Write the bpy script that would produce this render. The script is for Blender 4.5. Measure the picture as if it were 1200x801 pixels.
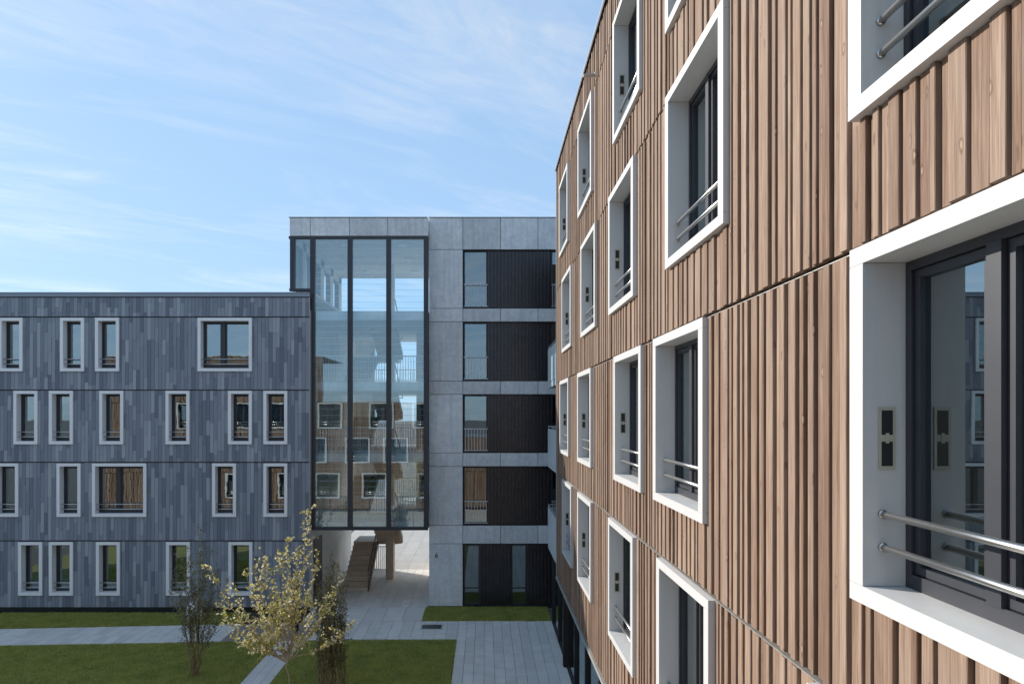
import bpy, bmesh, math, random
import numpy as np
from mathutils import Vector, Matrix

random.seed(7)
rng = np.random.default_rng(7)
R = math.radians
for o in list(bpy.data.objects):
    bpy.data.objects.remove(o, do_unlink=True)
sc = bpy.context.scene
COL = sc.collection

# ------------------------------------------------------------------ camera
CAMZ = 8.0
FPX = 800.0                      # focal length in photo pixels (photo is 1200 wide)
PX0, PY0 = 568.0, 486.0          # where the camera's axis meets the photo
cd = bpy.data.cameras.new('camera')
cam = bpy.data.objects.new('camera', cd)
COL.objects.link(cam)
cam.location = (0, 0, CAMZ)
cam.rotation_euler = (R(90), 0, 0)
cd.sensor_fit = 'HORIZONTAL'
cd.sensor_width = 36.0
cd.lens = 36.0 * FPX / 1200.0
cd.shift_x = (600.0 - PX0) / 1200.0
cd.shift_y = (PY0 - 400.5) / 1200.0
cd.clip_start = 0.05
cd.clip_end = 3000
sc.camera = cam

# ------------------------------------------------------------------ sky and sun
SUN = Vector((-1.7, 1.0, 0.80)).normalized()      # towards the sun
ELEV = math.asin(SUN.z)
AZ = math.atan2(SUN.x, SUN.y)                     # from +Y towards +X
w = bpy.data.worlds.new('World')
sc.world = w
w.use_nodes = True
nt = w.node_tree
nt.nodes.clear()
def N(t, kind, **kw):
    n = t.nodes.new(kind)
    for k, v in kw.items():
        setattr(n, k, v)
    return n
out = N(nt, 'ShaderNodeOutputWorld')
bg = N(nt, 'ShaderNodeBackground')
bg.inputs['Strength'].default_value = 0.15
sky = N(nt, 'ShaderNodeTexSky', sky_type='NISHITA')
sky.sun_disc = False
sky.sun_elevation = ELEV
sky.sun_rotation = AZ
sky.altitude = 400
sky.air_density = 1.0
sky.dust_density = 0.6
sky.ozone_density = 2.0
tc = N(nt, 'ShaderNodeTexCoord')
sep = N(nt, 'ShaderNodeSeparateXYZ')
nt.links.new(tc.outputs['Generated'], sep.inputs[0])
def M_(op, a, b=None, c=None, t=nt):
    n = N(t, 'ShaderNodeMath', operation=op)
    for i, v in enumerate((a, b, c)):
        if v is None: continue
        if isinstance(v, (int, float)): n.inputs[i].default_value = v
        else: t.links.new(v, n.inputs[i])
    return n.outputs[0]
zz = M_('ADD', M_('MAXIMUM', sep.outputs['Z'], 0.0), 0.12)
cx = M_('DIVIDE', sep.outputs['X'], zz)
cy = M_('DIVIDE', sep.outputs['Y'], zz)
cmb = N(nt, 'ShaderNodeCombineXYZ')
nt.links.new(cx, cmb.inputs[0]); nt.links.new(cy, cmb.inputs[1])
mp = N(nt, 'ShaderNodeMapping')
mp.inputs['Scale'].default_value = (0.42, 1.5, 1)
mp.inputs['Location'].default_value = (9.5, 0.7, 0)
vr = N(nt, 'ShaderNodeVectorRotate', rotation_type='Z_AXIS'); vr.inputs['Angle'].default_value = R(-34)
nt.links.new(cmb.outputs[0], vr.inputs['Vector'])
nt.links.new(vr.outputs[0], mp.inputs[0])
n1 = N(nt, 'ShaderNodeTexNoise'); n1.inputs['Scale'].default_value = 1.6; n1.inputs['Detail'].default_value = 9
n1.inputs['Roughness'].default_value = 0.62; n1.inputs['Distortion'].default_value = 1.1
n2 = N(nt, 'ShaderNodeTexNoise'); n2.inputs['Scale'].default_value = 0.55; n2.inputs['Detail'].default_value = 3
nt.links.new(mp.outputs[0], n1.inputs[0]); nt.links.new(cmb.outputs[0], n2.inputs[0])
def ramp(t, src, stops):
    r = N(t, 'ShaderNodeValToRGB')
    e = r.color_ramp.elements
    while len(e) > 1: e.remove(e[-1])
    for i, (p, c) in enumerate(stops):
        el = e[0] if i == 0 else e.new(p)
        el.position = p
        if isinstance(c, (int, float)): c = (c, c, c)
        el.color = (c[0], c[1], c[2], 1)
    t.links.new(src, r.inputs[0])
    return r.outputs[0]
m1 = ramp(nt, n1.outputs[0], [(0.43, 0.0), (0.74, 1.0)])
m2 = ramp(nt, n2.outputs[0], [(0.30, 0.35), (0.60, 1.0)])
n3 = N(nt, 'ShaderNodeTexNoise'); n3.inputs['Scale'].default_value = 3.4; n3.inputs['Detail'].default_value = 8; n3.inputs['Roughness'].default_value = 0.68
n3.inputs['Distortion'].default_value = 1.8
nt.links.new(mp.outputs[0], n3.inputs[0])
m3 = ramp(nt, n3.outputs[0], [(0.36, 0.25), (0.66, 1.0)])
mask = M_('MULTIPLY', M_('MULTIPLY', M_('MULTIPLY', m1, m2), m3), 0.80)
# gamma and tint even the clear sky out, raising its dimmer parts
gm = N(nt, 'ShaderNodeGamma'); gm.inputs[1].default_value = 0.25
nt.links.new(sky.outputs[0], gm.inputs[0])
sky_tint = N(nt, 'ShaderNodeMix', data_type='RGBA', blend_type='MULTIPLY'); sky_tint.inputs[0].default_value = 1.0
nt.links.new(gm.outputs[0], sky_tint.inputs[6]); sky_tint.inputs[7].default_value = (0.74, 1.03, 1.37, 1)
SKYC = sky_tint.outputs[2]
lum = N(nt, 'ShaderNodeRGBToBW'); nt.links.new(SKYC, lum.inputs[0])
cl = N(nt, 'ShaderNodeMix', data_type='RGBA', blend_type='MULTIPLY')
cl.inputs[0].default_value = 1.0
nt.links.new(M_('MULTIPLY', lum.outputs[0], 1.62), cl.inputs[6]); cl.inputs[7].default_value = (0.97, 0.99, 1.04, 1)
mx = N(nt, 'ShaderNodeMix', data_type='RGBA')
nt.links.new(mask, mx.inputs[0]); nt.links.new(SKYC, mx.inputs[6]); nt.links.new(cl.outputs[2], mx.inputs[7])
nt.links.new(mx.outputs[2], bg.inputs['Color'])
nt.links.new(bg.outputs[0], out.inputs[0])

sl = bpy.data.lights.new('sun', 'SUN')
sl.energy = 2.0
sl.angle = R(0.53)
sl.color = (1.0, 0.93, 0.84)
so = bpy.data.objects.new('sun', sl)
COL.objects.link(so)
so.rotation_euler = SUN.to_track_quat('Z', 'Y').to_euler()
so.location = SUN * 60

sc.view_settings.view_transform = 'Standard'
sc.view_settings.look = 'None'
sc.view_settings.gamma = 1.0
sc.view_settings.use_curve_mapping = False
sc.view_settings.exposure = 1.66
sc.cycles.use_denoising = True
sc.cycles.max_bounces = 12
sc.cycles.diffuse_bounces = 8
sc.cycles.transparent_max_bounces = 24
sc.cycles.sample_clamp_indirect = 6

# ------------------------------------------------------------------ helpers
def gp(px, py, z=0.0):
    """point on the horizontal plane z that the photo pixel looks at"""
    Y = (CAMZ - z) * FPX / (py - PY0)
    return (px - PX0) * Y / FPX, Y
def wx(px, Y): return (px - PX0) * Y / FPX
def wz(py, Y): return CAMZ - (py - PY0) * Y / FPX

class MB:
    """collects shapes for one mesh"""
    def __init__(s): s.v = []; s.f = []; s.m = []
    def poly(s, pts, faces, mi=0):
        b = len(s.v); s.v += [tuple(p) for p in pts]
        s.f += [tuple(b + i for i in f) for f in faces]; s.m += [mi] * len(faces)
        return s
    def box(s, x0, x1, y0, y1, z0, z1, mi=0):
        p = [(x0,y0,z0),(x1,y0,z0),(x1,y1,z0),(x0,y1,z0),(x0,y0,z1),(x1,y0,z1),(x1,y1,z1),(x0,y1,z1)]
        return s.poly(p, [(0,3,2,1),(4,5,6,7),(0,1,5,4),(1,2,6,5),(2,3,7,6),(3,0,4,7)], mi)
    def board(s, x0, x1, y0, y1, z0, z1, ch, mi=0):
        """upright board whose face is at y0, long front edges chamfered"""
        pr = [(x0, y1), (x0, y0+ch), (x0+ch, y0), (x1-ch, y0), (x1, y0+ch), (x1, y1)]
        p = [(a, b, z0) for a, b in pr] + [(a, b, z1) for a, b in pr]
        n = 6
        f = [(i, (i+1) % n, n+(i+1) % n, n+i) for i in range(n)] + [tuple(range(n))[::-1], tuple(range(n, 2*n))]
        return s.poly(p, f, mi)
    def tube(s, pts, rad, sides=6, mi=0, cap=True):
        pts = [Vector(p) for p in pts]
        if isinstance(rad, (int, float)): rad = [rad] * len(pts)
        b = len(s.v); rings = []
        for i, p in enumerate(pts):
            d = (pts[min(i+1, len(pts)-1)] - pts[max(i-1, 0)])
            d = d.normalized() if d.length > 1e-9 else Vector((0, 0, 1))
            u = d.cross(Vector((0.3, 0.9, 0.31)))
            if u.length < 1e-3: u = d.cross(Vector((1, 0, 0)))
            u.normalize(); vv = d.cross(u)
            for k in range(sides):
                a = 2 * math.pi * k / sides
                s.v.append(tuple(p + (u * math.cos(a) + vv * math.sin(a)) * rad[i]))
        for i in range(len(pts) - 1):
            for k in range(sides):
                a = b + i * sides + k; c = b + i * sides + (k + 1) % sides
                s.f.append((a, c, c + sides, a + sides)); s.m.append(mi)
        if cap:
            s.f.append(tuple(b + k for k in range(sides))[::-1]); s.m.append(mi)
            e = b + (len(pts) - 1) * sides
            s.f.append(tuple(e + k for k in range(sides))); s.m.append(mi)
        return s
    def mesh(s, name, mats, smooth=False):
        me = bpy.data.meshes.new(name)
        me.from_pydata(s.v, [], s.f)
        if not isinstance(mats, (list, tuple)): mats = [mats]
        for m in mats: me.materials.append(m)
        if len(mats) > 1: me.polygons.foreach_set('material_index', s.m)
        if smooth: me.polygons.foreach_set('use_smooth', [True] * len(me.polygons))
        me.update()
        return me
    def build(s, name, mats, parent=None, loc=(0, 0, 0), rz=0.0, smooth=False):
        return place(name, s.mesh(name, mats, smooth), parent, loc, rz)

def place(name, me, parent=None, loc=(0, 0, 0), rz=0.0):
    """object with mesh data me; loc is relative to its parent"""
    o = bpy.data.objects.new(name, me)
    COL.objects.link(o)
    o.location = loc
    o.rotation_euler = (0, 0, rz)
    if parent is not None: o.parent = parent
    return o
def thing(name, label, cat, loc=(0, 0, 0), group=None):
    o = bpy.data.objects.new(name, None)
    COL.objects.link(o)
    o.location = loc
    o.empty_display_size = 0.3
    tag(o, label, cat, group)
    return o
def tag(o, label, cat, group=None, kind=None):
    o['label'] = label; o['category'] = cat
    if group: o['group'] = group
    if kind: o['kind'] = kind
    return o
def rect_sub(rects, holes):
    """rects (x0,x1,z0,z1) minus holes"""
    for h in holes:
        nxt = []
        for (a, b, c, d) in rects:
            if h[0] >= b or h[1] <= a or h[2] >= d or h[3] <= c:
                nxt.append((a, b, c, d)); continue
            if c < h[2]: nxt.append((a, b, c, h[2]))
            if h[3] < d: nxt.append((a, b, h[3], d))
            lo, hi = max(c, h[2]), min(d, h[3])
            if a < h[0]: nxt.append((a, h[0], lo, hi))
            if h[1] < b: nxt.append((h[1], b, lo, hi))
        rects = nxt
    return rects

# ------------------------------------------------------------------ materials
def newmat(name):
    m = bpy.data.materials.new(name); m.use_nodes = True
    t = m.node_tree; t.nodes.clear()
    o = N(t, 'ShaderNodeOutputMaterial'); b = N(t, 'ShaderNodeBsdfPrincipled')
    t.links.new(b.outputs[0], o.inputs[0])
    return m, t, b, o
def mixc(t, fac, a, b, mode='MIX'):
    n = N(t, 'ShaderNodeMix', data_type='RGBA', blend_type=mode)
    if isinstance(fac, (int, float)): n.inputs[0].default_value = fac
    else: t.links.new(fac, n.inputs[0])
    for i, c in ((6, a), (7, b)):
        if isinstance(c, tuple): n.inputs[i].default_value = (*c, 1) if len(c) == 3 else c
        else: t.links.new(c, n.inputs[i])
    return n.outputs[2]
def noise(t, vec, scale, detail=4, rough=0.55, dist=0.0):
    n = N(t, 'ShaderNodeTexNoise')
    n.inputs['Scale'].default_value = scale; n.inputs['Detail'].default_value = detail
    n.inputs['Roughness'].default_value = rough; n.inputs['Distortion'].default_value = dist
    t.links.new(vec, n.inputs['Vector'])
    return n.outputs[0]
def wpos(t, scale=(1, 1, 1), offset=None):
    g = N(t, 'ShaderNodeNewGeometry')
    v = g.outputs['Position']
    if offset is not None:
        c = N(t, 'ShaderNodeCombineXYZ')
        for i in range(3): t.links.new(offset, c.inputs[i])
        a = N(t, 'ShaderNodeVectorMath', operation='ADD')
        t.links.new(v, a.inputs[0]); t.links.new(c.outputs[0], a.inputs[1]); v = a.outputs[0]
    m = N(t, 'ShaderNodeMapping'); m.inputs['Scale'].default_value = scale
    t.links.new(v, m.inputs[0])
    return m.outputs[0]
def rnd(t):
    """one random number for every piece, be it an object or an island of a joined mesh"""
    g = N(t, 'ShaderNodeNewGeometry'); o = N(t, 'ShaderNodeObjectInfo')
    return M_('FRACT', M_('ADD', g.outputs['Random Per Island'], M_('MULTIPLY', o.outputs['Random'], 7.31, t=t), t=t), t=t)
def bump(t, b, h, strength, dist=0.01):
    n = N(t, 'ShaderNodeBump'); n.inputs['Strength'].default_value = strength
    n.inputs['Distance'].default_value = dist
    t.links.new(h, n.inputs['Height']); t.links.new(n.outputs[0], b.inputs['Normal'])
def plain(name, col, rough=0.5, metal=0.0, var=0.08, nscale=6.0, bmp=0.0):
    m, t, b, o = newmat(name)
    n = noise(t, wpos(t), nscale, 5)
    lo = tuple(c * (1 - var) for c in col); hi = tuple(min(1, c * (1 + var)) for c in col)
    t.links.new(mixc(t, n, lo, hi), b.inputs['Base Color'])
    b.inputs['Roughness'].default_value = rough; b.inputs['Metallic'].default_value = metal
    if bmp: bump(t, b, noise(t, wpos(t), nscale * 6, 4), bmp)
    return m

def mat_wood():
    m, t, b, o = newmat('larch_boards')
    r = rnd(t); off = M_('MULTIPLY', r, 37.0, t=t)
    v = wpos(t, (48, 48, 1.5), off)
    g1 = noise(t, v, 1.0, 6, 0.6, 0.6)
    v2 = wpos(t, (190, 190, 4.0), off)
    g2 = noise(t, v2, 1.0, 3, 0.5)
    c = ramp(t, g1, [(0.20, (0.128, 0.082, 0.057)), (0.5, (0.246, 0.171, 0.125)), (0.82, (0.40, 0.306, 0.240))])
    c = mixc(t, ramp(t, g2, [(0.42, 0.0), (0.70, 0.62)]), c, (0.13, 0.070, 0.042))
    # board to board tone: reddish brown to silvered tan, and weathering that runs down the boards
    rr = ramp(t, r, [(0.0, (0.72, 0.66, 0.62)), (0.35, (0.95, 0.90, 0.87)), (0.7, (1.08, 1.08, 1.07)), (1.0, (1.30, 1.33, 1.33))])
    c = mixc(t, 1.0, c, rr, 'MULTIPLY')
    wv = noise(t, wpos(t, (3.5, 3.5, 0.55), off), 1.0, 4)
    c = mixc(t, ramp(t, wv, [(0.45, 0.0), (0.8, 0.5)]), c, (0.36, 0.285, 0.225))
    # knots
    vo = N(t, 'ShaderNodeTexVoronoi'); vo.inputs['Scale'].default_value = 1.0
    dv = N(t, 'ShaderNodeVectorMath', operation='ADD'); t.links.new(wpos(t, (9, 9, 3.4), off), dv.inputs[0])
    dn = N(t, 'ShaderNodeTexNoise'); dn.inputs['Scale'].default_value = 6.0; t.links.new(wpos(t, (4, 4, 2), off), dn.inputs['Vector'])
    ds = N(t, 'ShaderNodeVectorMath', operation='SCALE'); ds.inputs['Scale'].default_value = 0.22; t.links.new(dn.outputs['Color'], ds.inputs[0]); t.links.new(ds.outputs[0], dv.inputs[1])
    t.links.new(dv.outputs[0], vo.inputs['Vector'])
    k = ramp(t, vo.outputs['Distance'], [(0.10, 1.0), (0.19, 0.0)])
    kk = N(t, 'ShaderNodeSeparateColor'); t.links.new(vo.outputs['Color'], kk.inputs[0])
    few = ramp(t, kk.outputs[0], [(0.25, 0.0), (0.45, 1.0)])
    k = M_('MULTIPLY', k, few, t=t)
    c = mixc(t, M_('MULTIPLY', k, 0.8, t=t), c, (0.11, 0.06, 0.038))
    k2 = ramp(t, vo.outputs['Distance'], [(0.0, 0.85), (0.07, 0.7), (0.11, 0.0)])
    c = mixc(t, M_('MULTIPLY', M_('MULTIPLY', k2, few, t=t), 0.55, t=t), c, (0.58, 0.46, 0.34))
    t.links.new(c, b.inputs['Base Color'])
    b.inputs['Roughness'].default_value = 0.78
    b.inputs['Specular IOR Level'].default_value = 0.25
    h = M_('ADD', M_('MULTIPLY', g1, 0.5, t=t), M_('MULTIPLY', g2, 0.5, t=t), t=t)
    bump(t, b, h, 0.8, 0.006)
    return m
def mat_slate():
    m, t, b, o = newmat('slate_shingles')
    r = rnd(t)
    c = ramp(t, r, [(0.0, (0.135, 0.154, 0.190)), (0.3, (0.195, 0.220, 0.264)), (0.6, (0.240, 0.266, 0.312)),
                    (0.85, (0.305, 0.330, 0.370)), (1.0, (0.40, 0.423, 0.45))])
    n = noise(t, wpos(t, (9, 9, 1.6)), 1.0, 5)
    c = mixc(t, M_('MULTIPLY', n, 0.3, t=t), c, (0.19, 0.205, 0.235))
    t.links.new(c, b.inputs['Base Color'])
    b.inputs['Roughness'].default_value = 0.62
    bump(t, b, noise(t, wpos(t), 30, 4), 0.12, 0.004)
    return m
def mat_concrete(name, lo, hi, blot=0.5):
    m, t, b, o = newmat(name)
    r = rnd(t); off = M_('MULTIPLY', r, 19.0, t=t)
    n = noise(t, wpos(t, (1, 1, 1), off), 1.3, 8, 0.62, 0.4)
    c = ramp(t, n, [(0.3, lo), (0.7, hi)])
    n2 = noise(t, wpos(t, (6, 6, 6), off), 1.0, 6, 0.7)
    c = mixc(t, ramp(t, n2, [(0.4, 0.0), (0.75, blot)]), c, tuple(x * 0.62 for x in lo))
    n3 = noise(t, wpos(t, (7, 7, 0.45), off), 1.0, 4)
    c = mixc(t, ramp(t, n3, [(0.48, 0.0), (0.75, 0.40)]), c, tuple(x * 0.60 for x in lo))
    rr = ramp(t, r, [(0, 0.86), (1, 1.10)])
    c = mixc(t, 1.0, c, rr, 'MULTIPLY')
    # pin holes
    vo = N(t, 'ShaderNodeTexVoronoi'); vo.inputs['Scale'].default_value = 7.0
    t.links.new(wpos(t), vo.inputs['Vector'])
    c = mixc(t, ramp(t, vo.outputs['Distance'], [(0.05, 0.55), (0.09, 0.0)]), c, tuple(x * 0.45 for x in lo))
    t.links.new(c, b.inputs['Base Color'])
    b.inputs['Roughness'].default_value = 0.72
    bump(t, b, n2, 0.2, 0.006)
    return m
def mat_glass(name, r0=0.12, tint=(0.80, 0.86, 0.84), wave=0.02, wscale=1.2, dirt=0.0):
    m = bpy.data.materials.new(name); m.use_nodes = True
    t = m.node_tree; t.nodes.clear()
    o = N(t, 'ShaderNodeOutputMaterial')
    tr = N(t, 'ShaderNodeBsdfTransparent'); tr.inputs[0].default_value = (*tint, 1)
    gl = N(t, 'ShaderNodeBsdfGlossy'); gl.inputs['Roughness'].default_value = 0.0
    gl.inputs['Color'].default_value = (0.84, 0.96, 0.98, 1)
    lw = N(t, 'ShaderNodeLayerWeight'); lw.inputs['Blend'].default_value = 0.5
    f = M_('POWER', lw.outputs['Facing'], 4.0, t=t)
    f = M_('ADD', M_('MULTIPLY', f, 1 - r0, t=t), r0, t=t)
    bn = N(t, 'ShaderNodeBump'); bn.inputs['Strength'].default_value = 1.0; bn.inputs['Distance'].default_value = wave
    t.links.new(noise(t, wpos(t), wscale, 2), bn.inputs['Height'])
    t.links.new(bn.outputs[0], gl.inputs['Normal'])
    mx = N(t, 'ShaderNodeMixShader')
    t.links.new(f, mx.inputs[0]); t.links.new(tr.outputs[0], mx.inputs[1]); t.links.new(gl.outputs[0], mx.inputs[2])
    last = mx.outputs[0]
    if dirt:
        df = N(t, 'ShaderNodeBsdfDiffuse'); df.inputs[0].default_value = (0.5, 0.5, 0.46, 1)
        m2 = N(t, 'ShaderNodeMixShader')
        d = ramp(t, noise(t, wpos(t), 160, 2), [(0.62, dirt * 0.4), (0.75, dirt * 4)])
        t.links.new(d, m2.inputs[0]); t.links.new(last, m2.inputs[1]); t.links.new(df.outputs[0], m2.inputs[2]); last = m2.outputs[0]
    t.links.new(last, o.inputs[0])
    return m
def mat_grass(name, lo, hi, dry):
    m, t, b, o = newmat(name)
    r = rnd(t)
    n = ramp(t, noise(t, wpos(t), 1.6, 7, 0.7), [(0.3, 0.0), (0.7, 1.0)])
    c = mixc(t, n, lo, hi)
    c = mixc(t, ramp(t, r, [(0.55, 0.0), (1.0, 0.75)]), c, dry)
    t.links.new(c, b.inputs['Base Color'])
    b.inputs['Roughness'].default_value = 0.6
    b.inputs['Specular IOR Level'].default_value = 0.25
    tl = N(t, 'ShaderNodeBsdfTranslucent'); t.links.new(c, tl.inputs[0])
    mx = N(t, 'ShaderNodeMixShader'); mx.inputs[0].default_value = 0.45
    t.links.new(b.outputs[0], mx.inputs[1]); t.links.new(tl.outputs[0], mx.inputs[2]); t.links.new(mx.outputs[0], o.inputs[0])
    return m
def mat_leaf(name, stops, trans=0.35):
    m, t, b, o = newmat(name)
    r = rnd(t)
    c = ramp(t, r, stops)
    t.links.new(c, b.inputs['Base Color'])
    b.inputs['Roughness'].default_value = 0.5
    tl = N(t, 'ShaderNodeBsdfTranslucent'); t.links.new(c, tl.inputs[0])
    mx = N(t, 'ShaderNodeMixShader'); mx.inputs[0].default_value = trans
    t.links.new(b.outputs[0], mx.inputs[1]); t.links.new(tl.outputs[0], mx.inputs[2]); t.links.new(mx.outputs[0], o.inputs[0])
    return m
def mat_paver(name, lo, hi):
    m, t, b, o = newmat(name)
    r = rnd(t)
    c = mixc(t, r, lo, hi)
    n = noise(t, wpos(t), 2.2, 7, 0.65)
    c = mixc(t, ramp(t, n, [(0.4, 0.0), (0.75, 0.45)]), c, tuple(x * 0.66 for x in lo))
    s = noise(t, wpos(t), 90, 3)
    c = mixc(t, M_('MULTIPLY', s, 0.25, t=t), c, tuple(x * 0.5 for x in lo))
    t.links.new(c, b.inputs['Base Color'])
    b.inputs['Roughness'].default_value = 0.75
    bump(t, b, s, 0.15, 0.003)
    return m

WOOD = mat_wood(); SLATE = mat_slate()
CONC = mat_concrete('precast_concrete', (0.62, 0.645, 0.66), (0.80, 0.81, 0.80), 0.5)
CONC_IN = mat_concrete('stairwell_concrete', (0.58, 0.57, 0.54), (0.72, 0.70, 0.665), 0.2)
def mat_white(name, col):
    m, t, b, o = newmat(name)
    st = noise(t, wpos(t, (22, 22, 1.3)), 1.0, 5)
    sp = noise(t, wpos(t), 5.0, 6, 0.65)
    f = M_('MULTIPLY', ramp(t, st, [(0.45, 0.0), (0.8, 1.0)]), ramp(t, sp, [(0.35, 0.1), (0.7, 0.8)]), t=t)
    c = mixc(t, M_('MULTIPLY', f, 0.35, t=t), col, (0.36, 0.34, 0.30))
    t.links.new(c, b.inputs['Base Color']); b.inputs['Roughness'].default_value = 0.42
    bump(t, b, noise(t, wpos(t), 2.0, 3), 0.06, 0.01)
    return m
WHITE = mat_white('white_frame_paint_sun', (0.56, 0.555, 0.545))  # frame white darkened so the sunlit frames do not clip
WHITE_SHADE = mat_white('white_frame_paint_shade', (0.86, 0.86, 0.86))  # the same frame white, lighter to make up for the shade
DARK = plain('anthracite_paint', (0.035, 0.037, 0.045), 0.42, 0, 0.15, 5)
BLACK = plain('black_paint', (0.012, 0.012, 0.013), 0.5, 0, 0.2, 5)
STEEL = plain('brushed_steel', (0.62, 0.60, 0.57), 0.30, 1.0, 0.08, 40)
FLASH = plain('zinc_flashing', (0.42, 0.41, 0.38), 0.5, 0.5, 0.12, 8)
OLIVE = plain('olive_vent_plate', (0.48, 0.455, 0.36), 0.45, 0.3, 0.1, 20)
BACK = plain('dark_membrane', (0.022, 0.017, 0.014), 0.9, 0, 0.2, 4)
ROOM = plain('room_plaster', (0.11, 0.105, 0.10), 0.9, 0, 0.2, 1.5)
CORR = plain('bronze_cladding', (0.050, 0.045, 0.048), 0.24, 0.35, 0.35, 3)
COPING = plain('roof_coping_metal', (0.26, 0.29, 0.32), 0.45, 0.5, 0.1, 2)
BALC = plain('balcony_panel', (0.52, 0.56, 0.58), 0.5, 0, 0.06, 2)
BROWN = plain('brown_stair_steel', (0.085, 0.05, 0.038), 0.5, 0.1, 0.2, 4)
RAILM = plain('railing_steel', (0.50, 0.52, 0.54), 0.42, 0.5, 0.1, 10)
WIRE = plain('wire_steel', (0.85, 0.87, 0.88), 0.5, 0.0, 0.1, 10)
LAMPM = plain('lamp_glass', (0.72, 0.72, 0.70), 0.3, 0, 0.03, 6)
GLASS = mat_glass('window_glass', 0.37, (0.52, 0.62, 0.61), 0.0012, 1.4)
GLASSN = mat_glass('dusty_window_glass', 0.34, (0.60, 0.66, 0.64), 0.0006, 1.0, 0.012)
GLASSC = mat_glass('clear_glass', 0.08, (0.92, 0.96, 0.97), 0.0005, 1.0)
GLASSB = mat_glass('stair_glass', 0.28, (0.76, 0.90, 0.96), 0.0007, 0.9)
PAVE = mat_paver('concrete_paver', (0.65, 0.625, 0.585), (0.77, 0.74, 0.695))
PAVEB = mat_paver('brown_paver', (0.25, 0.215, 0.195), (0.33, 0.29, 0.26))
PAVEW = mat_paver('pale_slab', (0.46, 0.44, 0.40), (0.54, 0.51, 0.46))
STAIR = mat_concrete('warm_stair_concrete', (0.54, 0.44, 0.34), (0.68, 0.57, 0.45), 0.3)
JOINT = plain('joint_sand', (0.10, 0.098, 0.09), 0.95, 0, 0.3, 3)
SOIL = plain('lawn_soil', (0.19, 0.19, 0.06), 0.95, 0, 0.4, 2.5)
MULCH = plain('bark_mulch', (0.060, 0.040, 0.030), 0.95, 0, 0.5, 12, 0.6)
GRASS = mat_grass('grass_blades', (0.24, 0.29, 0.05), (0.54, 0.54, 0.12), (0.74, 0.68, 0.32))
BARK = plain('shrub_bark', (0.26, 0.19, 0.10), 0.85, 0, 0.3, 14, 0.4)
BARKL = plain('pale_bark', (0.33, 0.27, 0.18), 0.8, 0, 0.25, 14, 0.3)
LEAFY = mat_leaf('yellow_leaves', [(0.0, (0.20, 0.18, 0.03)), (0.25, (0.42, 0.38, 0.07)), (0.55, (0.60, 0.54, 0.24)), (1.0, (0.78, 0.72, 0.52))])
LEAFD = mat_leaf('grey_green_leaves', [(0.0, (0.08, 0.095, 0.04)), (0.5, (0.18, 0.20, 0.10)), (0.85, (0.32, 0.33, 0.20)), (1.0, (0.5, 0.46, 0.22))], 0.3)
LEAFO = mat_leaf('olive_leaves', [(0.0, (0.08, 0.085, 0.03)), (0.5, (0.17, 0.17, 0.07)), (0.85, (0.27, 0.25, 0.11)), (1.0, (0.42, 0.37, 0.15))], 0.3)

# ------------------------------------------------------------------ the ground
def struct(o, label, cat):
    return tag(o, label, cat, kind='structure')
mb = MB(); mb.poly([(-900, -900, -0.06), (900, -900, -0.06), (900, 900, -0.06), (-900, 900, -0.06)], [(0, 1, 2, 3)])
struct(mb.build('ground', JOINT), 'dark sandy ground between and beyond the paved areas', 'ground')

def pt(X): return 26.42 + 0.070 * (X + 5.0)      # far edge of the path along the slate building
def pb(X): return 24.32 + 0.055 * (X + 5.0)      # near edge
def slab_mesh(pts, top=0.015, bot=-0.05, ch=0.006):
    """paver with the given four corners, top edge eased"""
    c = (sum(p[0] for p in pts) / 4, sum(p[1] for p in pts) / 4)
    q = []
    for p in pts:
        d = Vector((c[0] - p[0], c[1] - p[1])); d.normalize()
        q.append((p[0] + d.x * ch, p[1] + d.y * ch))
    v = [(*p, bot) for p in pts] + [(*p, top - ch * 0.6) for p in pts] + [(*p, top) for p in q]
    f = []
    for k in range(2):
        for i in range(4):
            a = 4 * k + i; b = 4 * k + (i + 1) % 4
            f.append((a, b, b + 4, a + 4))
    f.append((8, 9, 10, 11))
    return v, f
def pave(parent, x0, x1, y0, y1, wx_, ly, mat, gap=0.009, stagger=True, name='paver', lim=None, origin=(0, 0), top=0.015):
    """rows of pavers with long joints running away from the viewer"""
    nx = max(1, round((x1 - x0) / wx_)); dx = (x1 - x0) / nx
    for i in range(nx):
        a, b = x0 + i * dx + gap / 2, x0 + (i + 1) * dx - gap / 2
        y = y0 - (random.random() * ly if stagger else 0)
        while y < y1 - 0.02:
            L = ly * (random.choice((0.75, 1.0, 1.0, 1.3)) if stagger else 1.0)
            c, d = max(y, y0), min(y + L, y1)
            if d - c > 0.05:
                cy0 = c + gap / 2; cy1 = d - gap / 2
                pts = [(a, cy0), (b, cy0), (b, cy1), (a, cy1)]
                if lim: pts = lim(pts, c <= y0 + 1e-6, d >= y1 - 1e-6)
                v, f = slab_mesh(pts, top + random.uniform(-0.002, 0.002))
                v = [(p[0] - origin[0], p[1] - origin[1], p[2]) for p in v]
                MB().poly(v, f).build(name, mat, parent)
            y += L

# plaza beside the timber building
bed = MB(); bed.box(-1.0, 2.60, 15.6, 26.5, -0.09, -0.045)
bed.box(-5.2, -1.0, 24.32, 26.5, -0.09, -0.045)
pv = struct(bed.build('pavement', JOINT), 'grey slab pavement running alongside the timber building', 'pavement')
pave(pv, -1.0, 2.60, 15.6, 26.5, 0.327, 1.15, PAVE)
pave(pv, -5.2, -1.0, 24.34, 26.48, 0.42, 1.4, PAVE)
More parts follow.
